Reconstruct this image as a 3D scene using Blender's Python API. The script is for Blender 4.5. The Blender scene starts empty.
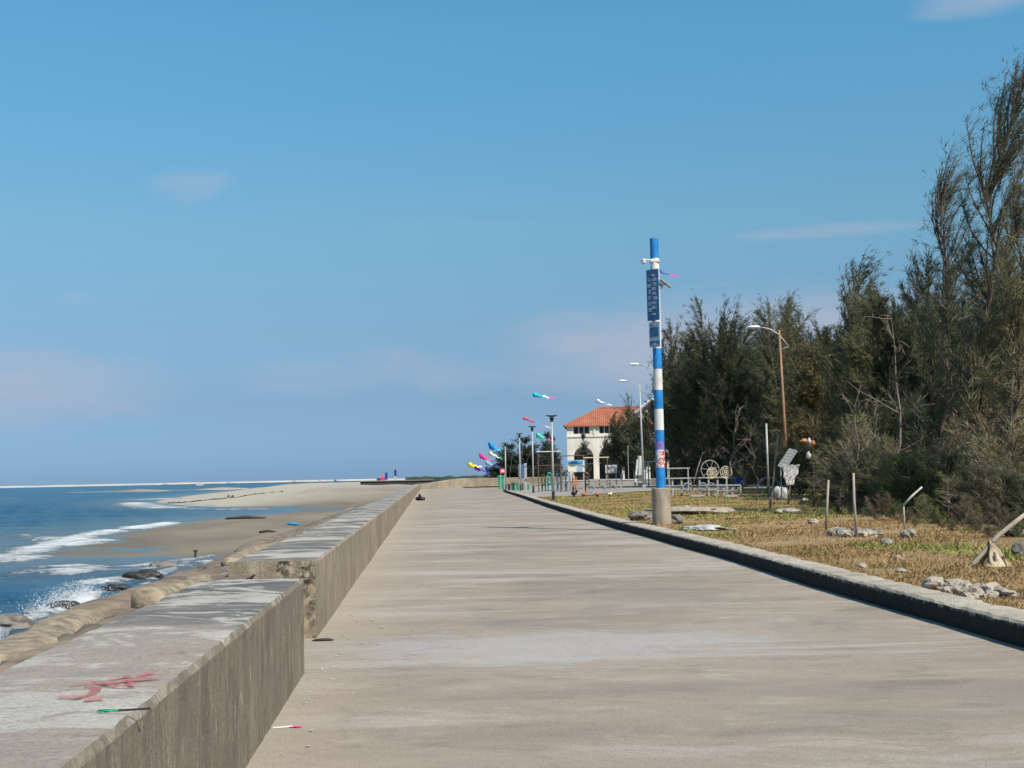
import bpy, bmesh, math, random
import numpy as np
from mathutils import Vector, Matrix
random.seed(7)
R = math.radians
S = bpy.context.scene
COL = S.collection

# ------------------------------------------------------------------ camera
F_PX, EYE = 1300.0, 1.5
ROLL, PITCH = math.atan(0.02), math.atan(92.5 / 1300.0)
Fw = Vector((0, math.cos(PITCH), math.sin(PITCH)))
R0 = Vector((1, 0, 0)); U0 = Vector((0, -math.sin(PITCH), math.cos(PITCH)))
Rc = math.cos(ROLL) * R0 - math.sin(ROLL) * U0
Uc = math.sin(ROLL) * R0 + math.cos(ROLL) * U0
CAM = Vector((0, 0, EYE))

def ray(px, py):
    return Fw + Rc * ((px - 512) / F_PX) + Uc * ((384 - py) / F_PX)

def at(px, py, z=0.0):
    """survey helper: where a sight line meets height z"""
    d = ray(px, py)
    return CAM + d * ((z - EYE) / d.z)

def atd(px, py, dist):
    """survey helper: point on a sight line at forward distance dist"""
    d = ray(px, py)
    return CAM + d * (dist / d.y)

cam = bpy.data.cameras.new('camera'); camo = bpy.data.objects.new('camera', cam); COL.objects.link(camo)
m = Matrix((Rc, Uc, -Fw)).transposed().to_4x4(); m.translation = CAM
camo.matrix_world = m
cam.sensor_width = 36; cam.lens = F_PX / 1024 * 36
cam.clip_start = 0.1; cam.clip_end = 30000
S.camera = camo

# ------------------------------------------------------------------ materials
def newmat(name):
    mt = bpy.data.materials.new(name); mt.use_nodes = True
    nt = mt.node_tree
    return mt, nt, nt.nodes['Principled BSDF']

def N(nt, typ, **kw):
    n = nt.nodes.new(typ)
    for k, v in kw.items():
        if hasattr(n, k): setattr(n, k, v)
        else: n.inputs[k.replace('_', ' ')].default_value = v
    return n

def coords(nt, stretch=(1, 1, 1), rot=0.0):
    tc = N(nt, 'ShaderNodeTexCoord'); mp = N(nt, 'ShaderNodeMapping')
    nt.links.new(tc.outputs['Object'], mp.inputs['Vector'])
    mp.inputs['Scale'].default_value = stretch; mp.inputs['Rotation'].default_value = (0, 0, rot)
    return mp.outputs['Vector']

def noise(nt, vec, scale, detail=6, rough=0.6, dist=0.0):
    n = N(nt, 'ShaderNodeTexNoise')
    n.inputs['Scale'].default_value = scale; n.inputs['Detail'].default_value = detail
    n.inputs['Roughness'].default_value = rough; n.inputs['Distortion'].default_value = dist
    nt.links.new(vec, n.inputs['Vector'])
    return n.outputs['Fac']

def ramp(nt, fac, stops, interp='LINEAR'):
    r = N(nt, 'ShaderNodeValToRGB'); cr = r.color_ramp; cr.interpolation = interp
    while len(cr.elements) > 1: cr.elements.remove(cr.elements[-1])
    for i, (p, c) in enumerate(stops):
        e = cr.elements[0] if i == 0 else cr.elements.new(p)
        e.position = p
        e.color = (c, c, c, 1) if isinstance(c, (int, float)) else (*c, 1)
    nt.links.new(fac, r.inputs['Fac'])
    return r.outputs['Color']

def mix(nt, fac, a, b, mode='MIX'):
    n = N(nt, 'ShaderNodeMix', data_type='RGBA', blend_type=mode)
    for sock, v in ((n.inputs[0], fac), (n.inputs[6], a), (n.inputs[7], b)):
        if isinstance(v, (int, float)): sock.default_value = v
        elif isinstance(v, tuple): sock.default_value = (*v, 1)
        else: nt.links.new(v, sock)
    return n.outputs[2]

def mathn(nt, op, a, b=0.0, c=None, clamp=False):
    n = N(nt, 'ShaderNodeMath', operation=op); n.use_clamp = clamp
    for i, v in enumerate((a, b) if c is None else (a, b, c)):
        if isinstance(v, (int, float)): n.inputs[i].default_value = v
        else: nt.links.new(v, n.inputs[i])
    return n.outputs[0]

def bump(nt, bs, h, strength=0.4, dist=0.02):
    b = N(nt, 'ShaderNodeBump'); b.inputs['Strength'].default_value = strength; b.inputs['Distance'].default_value = dist
    nt.links.new(h, b.inputs['Height']); nt.links.new(b.outputs['Normal'], bs.inputs['Normal'])

def simple(name, c, rough=0.6, var=0.25, scale=6.0, metallic=0.0, stretch=(1, 1, 1), bmp=0.0, spec=0.3):
    mt, nt, bs = newmat(name)
    f = noise(nt, coords(nt, stretch), scale)
    lo = tuple(x * (1 - var) for x in c); hi = tuple(min(1, x * (1 + var)) for x in c)
    nt.links.new(ramp(nt, f, [(0.3, lo), (0.7, hi)]), bs.inputs['Base Color'])
    bs.inputs['Roughness'].default_value = rough; bs.inputs['Metallic'].default_value = metallic
    bs.inputs['Specular IOR Level'].default_value = spec
    if bmp: bump(nt, bs, f, bmp)
    return mt

def m_road():
    mt, nt, bs = newmat('weathered_concrete_slab')
    W = R(3.5)
    broad = noise(nt, coords(nt, (0.35, 0.55, 1), W), 0.55, 6, 0.6, 0.5)
    band = noise(nt, coords(nt, (0.16, 0.8, 1), W), 0.8, 8, 0.68, 0.9)
    mid = noise(nt, coords(nt, (0.55, 1.0, 1), W), 1.6, 9, 0.72, 0.6)
    sml = noise(nt, coords(nt, (0.8, 1.0, 1), W), 7.0, 7, 0.72, 0.3)
    fine = noise(nt, coords(nt), 70, 4, 0.7)
    c = ramp(nt, broad, [(0.28, (0.247, 0.205, 0.159)), (0.45, (0.308, 0.255, 0.199)), (0.58, (0.338, 0.282, 0.221)), (0.75, (0.277, 0.238, 0.192))])
    c = mix(nt, ramp(nt, mid, [(0.30, 0.9), (0.47, 0.0)]), c, (0.171, 0.157, 0.124))
    c = mix(nt, ramp(nt, mid, [(0.56, 0.0), (0.62, 0.55), (0.75, 0.8)]), c, (0.404, 0.353, 0.289))
    c = mix(nt, ramp(nt, band, [(0.53, 0.0), (0.60, 0.5), (0.72, 0.7)]), c, (0.446, 0.411, 0.361))
    c = mix(nt, ramp(nt, band, [(0.33, 0.5), (0.46, 0.0)]), c, (0.191, 0.170, 0.146))
    bl2 = noise(nt, coords(nt, (0.26, 0.45, 1), W), 0.8, 9, 0.7, 0.8)
    c = mix(nt, ramp(nt, bl2, [(0.53, 0.0), (0.63, 0.45)]), c, (0.421, 0.396, 0.359))
    c = mix(nt, ramp(nt, bl2, [(0.34, 0.45), (0.46, 0.0)]), c, (0.196, 0.176, 0.154))
    c = mix(nt, ramp(nt, sml, [(0.30, 0.55), (0.42, 0.0)]), c, (0.192, 0.159, 0.126))
    c = mix(nt, ramp(nt, sml, [(0.62, 0.0), (0.70, 0.5)]), c, (0.465, 0.405, 0.336))
    # one broad grey cement repair across the slab
    mp = N(nt, 'ShaderNodeMapping', vector_type='TEXTURE'); tcp = N(nt, 'ShaderNodeTexCoord'); nt.links.new(tcp.outputs['Object'], mp.inputs['Vector'])
    mp.inputs['Location'].default_value = (0.25, 11.7, 0); mp.inputs['Scale'].default_value = (2.2, 1.2, 50); mp.inputs['Rotation'].default_value = (0, 0, R(3))
    ln = N(nt, 'ShaderNodeVectorMath', operation='LENGTH'); nt.links.new(mp.outputs['Vector'], ln.inputs[0])
    wob = mathn(nt, 'ADD', mathn(nt, 'MULTIPLY', mathn(nt, 'SUBTRACT', mid, 0.5), 3.2), mathn(nt, 'MULTIPLY', mathn(nt, 'SUBTRACT', sml, 0.5), 1.6))
    rp = ramp(nt, mathn(nt, 'ADD', ln.outputs['Value'], wob), [(0.5, 0.65), (1.0, 0.0)])
    c = mix(nt, rp, c, (0.412, 0.394, 0.381))
    # sandy drift next to the sea wall
    tc = N(nt, 'ShaderNodeTexCoord'); sx = N(nt, 'ShaderNodeSeparateXYZ'); nt.links.new(tc.outputs['Object'], sx.inputs[0])
    off = mathn(nt, 'ADD', sx.outputs['X'], mathn(nt, 'MULTIPLY', sx.outputs['Y'], 0.0623))
    off = mathn(nt, 'ADD', off, mathn(nt, 'MULTIPLY', mid, 1.6))
    sand = N(nt, 'ShaderNodeMapRange'); sand.inputs['From Min'].default_value = 0.55; sand.inputs['From Max'].default_value = -0.35
    nt.links.new(off, sand.inputs['Value'])
    c = mix(nt, mathn(nt, 'MULTIPLY', sand.outputs[0], 0.6), c, (0.392, 0.332, 0.261))
    # joints between the slabs every 5.2 m, and a few wandering cracks
    yy = mathn(nt, 'ADD', sx.outputs['Y'], mathn(nt, 'MULTIPLY', sx.outputs['X'], -0.06))
    fr = mathn(nt, 'ABSOLUTE', mathn(nt, 'SUBTRACT', mathn(nt, 'FRACT', mathn(nt, 'DIVIDE', mathn(nt, 'ADD', yy, mathn(nt, 'MULTIPLY', sml, 0.05)), 5.2)), 0.5))
    c = mix(nt, mathn(nt, 'MULTIPLY', ramp(nt, fr, [(0.0, 0.0), (0.485, 0.0), (0.495, 0.45)]), ramp(nt, sml, [(0.4, 0.1), (0.6, 1.0)])), c, (0.465, 0.415, 0.355))
    c = mix(nt, ramp(nt, fr, [(0.0, 0.0), (0.4972, 0.0), (0.4985, 0.65)]), c, (0.10, 0.09, 0.075))
    v = N(nt, 'ShaderNodeTexVoronoi', feature='DISTANCE_TO_EDGE'); v.inputs['Scale'].default_value = 0.22
    wv = N(nt, 'ShaderNodeVectorMath', operation='ADD'); nt.links.new(coords(nt, (0.5, 1, 1)), wv.inputs[0])
    nn = N(nt, 'ShaderNodeTexNoise'); nn.inputs['Scale'].default_value = 1.5; nn.inputs['Detail'].default_value = 5; nt.links.new(coords(nt), nn.inputs['Vector']); nt.links.new(nn.outputs['Color'], wv.inputs[1]); nt.links.new(wv.outputs[0], v.inputs['Vector'])
    c = mix(nt, mathn(nt, 'MULTIPLY', ramp(nt, v.outputs['Distance'], [(0.0, 1.0), (0.004, 0.0)]), 0.22), c, (0.09, 0.08, 0.068))
    c = mix(nt, ramp(nt, fine, [(0.34, 0.4), (0.55, 0.0)]), c, (0.124, 0.104, 0.082))
    c = mix(nt, ramp(nt, fine, [(0.60, 0.0), (0.72, 0.35)]), c, (0.505, 0.445, 0.373))
    nt.links.new(c, bs.inputs['Base Color']); bs.inputs['Roughness'].default_value = 0.9
    bs.inputs['Specular IOR Level'].default_value = 0.2
    bump(nt, bs, mathn(nt, 'ADD', fine, mathn(nt, 'ADD', sml, mid)), 0.6, 0.012)
    return mt

def m_wall(face_a, face_b, bare=-99.0):
    """concrete: streaked faces, blotched grey / lime-white top, mould in clumps"""
    mt, nt, bs = newmat('sea_wall_concrete')
    g = N(nt, 'ShaderNodeNewGeometry'); sn = N(nt, 'ShaderNodeSeparateXYZ'); nt.links.new(g.outputs['True Normal'], sn.inputs[0])
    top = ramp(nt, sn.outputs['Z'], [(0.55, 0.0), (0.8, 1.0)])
    vert = noise(nt, coords(nt, (1.7, 1.7, 0.8)), 1.5, 10, 0.75, 1.2)
    vert2 = noise(nt, coords(nt, (6, 6, 1.7)), 1.4, 10, 0.78, 1.2)
    big = noise(nt, coords(nt, (0.5, 0.5, 0.5)), 1.0, 4)
    fine = noise(nt, coords(nt), 55, 4, 0.7)
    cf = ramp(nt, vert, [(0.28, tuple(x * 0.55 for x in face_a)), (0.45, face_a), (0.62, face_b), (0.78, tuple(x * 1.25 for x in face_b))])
    cf = mix(nt, ramp(nt, vert2, [(0.54, 0.0), (0.63, 0.6)]), cf, tuple(min(.5, x * 1.7) for x in face_b))
    cf = mix(nt, ramp(nt, vert2, [(0.36, 0.7), (0.46, 0.0)]), cf, tuple(x * .5 for x in face_a))
    cf = mix(nt, ramp(nt, big, [(0.35, 0.5), (0.55, 0.0)]), cf, (0.15, 0.12, 0.088))
    tn = noise(nt, coords(nt, (0.6, 0.9, 1), R(3.5)), 0.75, 10, 0.72, 0.8)
    tn2 = noise(nt, coords(nt, (0.8, 1.5, 1), R(3.5)), 1.0, 10, 0.74, 1.0)
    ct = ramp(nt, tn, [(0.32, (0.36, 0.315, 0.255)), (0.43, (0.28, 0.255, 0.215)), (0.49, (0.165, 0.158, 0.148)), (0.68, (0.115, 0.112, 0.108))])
    # the stretch by the pink scrawl is bare, pinkish-grey cement render
    tcw = N(nt, 'ShaderNodeTexCoord'); sxw = N(nt, 'ShaderNodeSeparateXYZ'); nt.links.new(tcw.outputs['Object'], sxw.inputs[0])
    by = N(nt, 'ShaderNodeMapRange'); by.inputs['From Min'].default_value = bare + .9; by.inputs['From Max'].default_value = bare - .3
    nt.links.new(mathn(nt, 'ADD', sxw.outputs['Y'], mathn(nt, 'MULTIPLY', tn, 2.2)), by.inputs['Value'])
    ct = mix(nt, mathn(nt, 'MULTIPLY', by.outputs[0], ramp(nt, tn2, [(0.25, .55), (.5, .95)])), ct, (0.37, 0.315, 0.262))
    ct = mix(nt, ramp(nt, tn2, [(0.50, 0.0), (0.545, 0.9)]), ct, (0.50, 0.47, 0.41))
    ct = mix(nt, ramp(nt, tn2, [(0.25, 0.6), (0.38, 0.0)]), ct, (0.085, 0.08, 0.075))
    spk = noise(nt, coords(nt, (9, 9, 3.5)), 2.6, 8, 0.75, 0.4)
    cf = mix(nt, ramp(nt, spk, [(0.60, 0.0), (0.66, 0.7)]), cf, (0.42, 0.38, 0.31))
    cf = mix(nt, ramp(nt, spk, [(0.30, 0.7), (0.37, 0.0)]), cf, (0.08, 0.068, 0.052))
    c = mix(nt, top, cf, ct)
    c = mix(nt, ramp(nt, fine, [(0.33, 0.4), (0.55, 0.0)]), c, (0.09, 0.08, 0.065))
    nt.links.new(c, bs.inputs['Base Color']); bs.inputs['Roughness'].default_value = 0.92
    bs.inputs['Specular IOR Level'].default_value = 0.2
    bump(nt, bs, mathn(nt, 'ADD', fine, mathn(nt, 'MULTIPLY', spk, 1.5)), 0.7, 0.015)
    return mt

def m_mould_end():
    mt, nt, bs = newmat('wall_end_concrete_with_black_mould')
    n = noise(nt, coords(nt), 14, 8, 0.75); b = noise(nt, coords(nt, (1.6, 1, 0.8)), 1.9, 3)
    base = ramp(nt, noise(nt, coords(nt), 5), [(0.3, (0.30, 0.24, 0.16)), (0.7, (0.42, 0.33, 0.22))])
    k = mathn(nt, 'MULTIPLY', ramp(nt, n, [(0.44, 0.0), (0.54, 1.0)]), ramp(nt, b, [(0.40, 0.1), (0.55, 1.0)]))
    nt.links.new(mix(nt, k, base, (0.03, 0.03, 0.028)), bs.inputs['Base Color'])
    bs.inputs['Roughness'].default_value = 0.95; bump(nt, bs, n, 0.7, 0.02)
    return mt

def m_kerb():
    mt, nt, bs = newmat('kerb_concrete_with_black_algae')
    tc = N(nt, 'ShaderNodeTexCoord'); sx = N(nt, 'ShaderNodeSeparateXYZ'); nt.links.new(tc.outputs['Object'], sx.inputs[0])
    n = noise(nt, coords(nt, (6, 6, 1.5)), 2.2, 7, 0.7); fine = noise(nt, coords(nt), 40, 4, 0.7)
    blot = noise(nt, coords(nt), 1.7, 6, 0.65)
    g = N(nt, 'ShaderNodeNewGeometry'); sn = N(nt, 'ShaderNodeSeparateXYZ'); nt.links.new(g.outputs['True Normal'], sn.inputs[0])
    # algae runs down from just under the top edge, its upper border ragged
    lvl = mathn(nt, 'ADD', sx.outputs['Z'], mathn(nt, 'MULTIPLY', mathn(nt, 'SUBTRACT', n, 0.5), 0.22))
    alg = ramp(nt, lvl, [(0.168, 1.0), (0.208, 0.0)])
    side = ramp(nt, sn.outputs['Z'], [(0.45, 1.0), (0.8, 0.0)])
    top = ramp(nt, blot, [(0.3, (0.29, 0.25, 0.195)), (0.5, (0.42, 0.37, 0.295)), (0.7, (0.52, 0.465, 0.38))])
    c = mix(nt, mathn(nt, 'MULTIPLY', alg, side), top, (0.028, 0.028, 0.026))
    c = mix(nt, ramp(nt, fine, [(0.35, 0.6), (0.5, 0.0)]), c, (0.07, 0.065, 0.055))
    nt.links.new(c, bs.inputs['Base Color']); bs.inputs['Roughness'].default_value = 0.95
    bs.inputs['Specular IOR Level'].default_value = 0.15
    bump(nt, bs, mathn(nt, 'ADD', fine, n), 0.6, 0.02)
    return mt

def m_sand():
    mt, nt, bs = newmat('beach_sand')
    tc = N(nt, 'ShaderNodeTexCoord'); sx = N(nt, 'ShaderNodeSeparateXYZ'); nt.links.new(tc.outputs['Object'], sx.inputs[0])
    n = noise(nt, coords(nt, (0.05, 0.02, 1)), 2.0, 7, 0.6, 0.4)
    h = mathn(nt, 'ADD', sx.outputs['Z'], mathn(nt, 'MULTIPLY', mathn(nt, 'SUBTRACT', n, 0.5), 1.2))
    h01 = N(nt, 'ShaderNodeMapRange'); h01.inputs['From Min'].default_value = -1.7; h01.inputs['From Max'].default_value = 0.9
    nt.links.new(h, h01.inputs['Value'])
    c = ramp(nt, h01.outputs[0], [(0.0, (0.145, 0.121, 0.092)), (0.16, (0.232, 0.194, 0.141)), (0.34, (0.286, 0.238, 0.173)), (0.6, (0.218, 0.194, 0.163)), (0.8, (0.310, 0.271, 0.213)), (1.0, (0.367, 0.325, 0.256))])
    dry = N(nt, 'ShaderNodeAttribute', attribute_name='dry')
    c = mix(nt, dry.outputs['Fac'], c, (0.407, 0.363, 0.290))
    nt.links.new(c, bs.inputs['Base Color']); bs.inputs['Roughness'].default_value = 0.9
    bs.inputs['Specular IOR Level'].default_value = 0.2
    bump(nt, bs, noise(nt, coords(nt), 1.5, 6), 0.5, 0.12)
    return mt

def m_sea():
    mt, nt, bs = newmat('sea_water')
    v = coords(nt, (0.55, 1.0, 1), R(-12))
    w1 = noise(nt, v, 0.35, 8, 0.62, 0.4); w2 = noise(nt, v, 1.9, 6, 0.65, 0.3)
    patch = noise(nt, coords(nt, (0.012, 0.03, 1)), 1.0, 5, 0.6)
    at_ = N(nt, 'ShaderNodeAttribute', attribute_name='foam'); sh = N(nt, 'ShaderNodeAttribute', attribute_name='shoal')
    deep = ramp(nt, patch, [(0.3, (0.014, 0.064, 0.125)), (0.55, (0.023, 0.085, 0.145)), (0.7, (0.048, 0.108, 0.14))])
    deep = mix(nt, ramp(nt, w1, [(0.35, 0.0), (0.65, 0.5)]), deep, (0.035, 0.12, 0.20))
    water = mix(nt, sh.outputs['Fac'], deep, (0.15, 0.19, 0.19))
    fn = noise(nt, coords(nt, (0.8, 0.8, 1)), 2.2, 11, 0.8, 1.2)
    fb = noise(nt, coords(nt, (0.16, 0.2, 1)), 0.8, 8, 0.7, 0.5)
    fsum = mathn(nt, 'ADD', at_.outputs['Fac'], mathn(nt, 'ADD', mathn(nt, 'MULTIPLY', mathn(nt, 'SUBTRACT', fn, 0.5), 2.1), mathn(nt, 'MULTIPLY', mathn(nt, 'SUBTRACT', fb, 0.5), 1.2)))
    foam = ramp(nt, fsum, [(0.44, 0.0), (0.56, 0.6), (0.9, 1.0)])
    gate = ramp(nt, at_.outputs['Fac'], [(0.02, 0.0), (0.12, 1.0)])
    foam = mathn(nt, 'MULTIPLY', foam, gate)
    # small whitecaps out at sea
    caps = mathn(nt, 'MULTIPLY', ramp(nt, noise(nt, coords(nt, (0.05, 0.09, 1)), 1.0, 9, 0.72, 0.6), [(0.648, 0.0), (0.69, 0.6)]), 0.7)
    foam = mathn(nt, 'MAXIMUM', foam, caps)
    nt.links.new(mix(nt, foam, water, (0.72, 0.74, 0.74)), bs.inputs['Base Color'])
    nt.links.new(ramp(nt, foam, [(0.0, 0.28), (0.5, 0.9)]), bs.inputs['Roughness'])
    bs.inputs['IOR'].default_value = 1.33; bs.inputs['Specular IOR Level'].default_value = 0.35
    hgt = mathn(nt, 'ADD', mathn(nt, 'MULTIPLY', w1, 2.5), mathn(nt, 'ADD', mathn(nt, 'MULTIPLY', w2, 0.7), mathn(nt, 'MULTIPLY', foam, 0.3)))
    bump(nt, bs, hgt, 1.0, 0.45)
    return mt

def m_soil():
    mt, nt, bs = newmat('dry_grassland_soil')
    n = noise(nt, coords(nt, (1, 1, 1)), 0.5, 8, 0.65); f = noise(nt, coords(nt), 9, 6, 0.7)
    c = ramp(nt, n, [(0.3, (0.20, 0.155, 0.055)), (0.45, (0.30, 0.20, 0.09)), (0.6, (0.37, 0.25, 0.12)), (0.75, (0.33, 0.25, 0.155))])
    c = mix(nt, ramp(nt, f, [(0.35, 0.7), (0.55, 0.0)]), c, (0.11, 0.075, 0.035))
    nt.links.new(c, bs.inputs['Base Color']); bs.inputs['Roughness'].default_value = 0.95
    bump(nt, bs, f, 0.8, 0.05)
    return mt

def m_grass(name, stops, scale=0.35):
    mt, nt, bs = newmat(name)
    n = noise(nt, coords(nt), scale, 6, 0.65); f = noise(nt, coords(nt), 11, 3, 0.6)
    c = ramp(nt, n, stops)
    c = mix(nt, ramp(nt, f, [(0.35, 0.5), (0.65, 0.0)]), c, tuple(x * 0.55 for x in stops[0][1]))
    nt.links.new(c, bs.inputs['Base Color']); bs.inputs['Roughness'].default_value = 0.8
    bs.inputs['Specular IOR Level'].default_value = 0.2
    return mt

def m_leaf(name, a, b, c_, scale=0.8, trans=0.25):
    mt, nt, bs = newmat(name)
    n = noise(nt, coords(nt), scale, 5, 0.6)
    col = ramp(nt, n, [(0.32, a), (0.5, b), (0.68, c_)])
    oi = N(nt, 'ShaderNodeObjectInfo')
    col = mix(nt, ramp(nt, oi.outputs['Random'], [(0.0, 0.0), (1.0, 0.35)]), col, tuple(x * 1.25 for x in c_))
    nt.links.new(col, bs.inputs['Base Color']); bs.inputs['Roughness'].default_value = 0.75
    bs.inputs['Specular IOR Level'].default_value = 0.2
    tr = N(nt, 'ShaderNodeBsdfTranslucent'); nt.links.new(col, tr.inputs['Color'])
    mx = N(nt, 'ShaderNodeMixShader'); mx.inputs[0].default_value = trans
    nt.links.new(bs.outputs[0], mx.inputs[1]); nt.links.new(tr.outputs[0], mx.inputs[2])
    nt.links.new(mx.outputs[0], nt.nodes['Material Output'].inputs['Surface'])
    return mt

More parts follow.
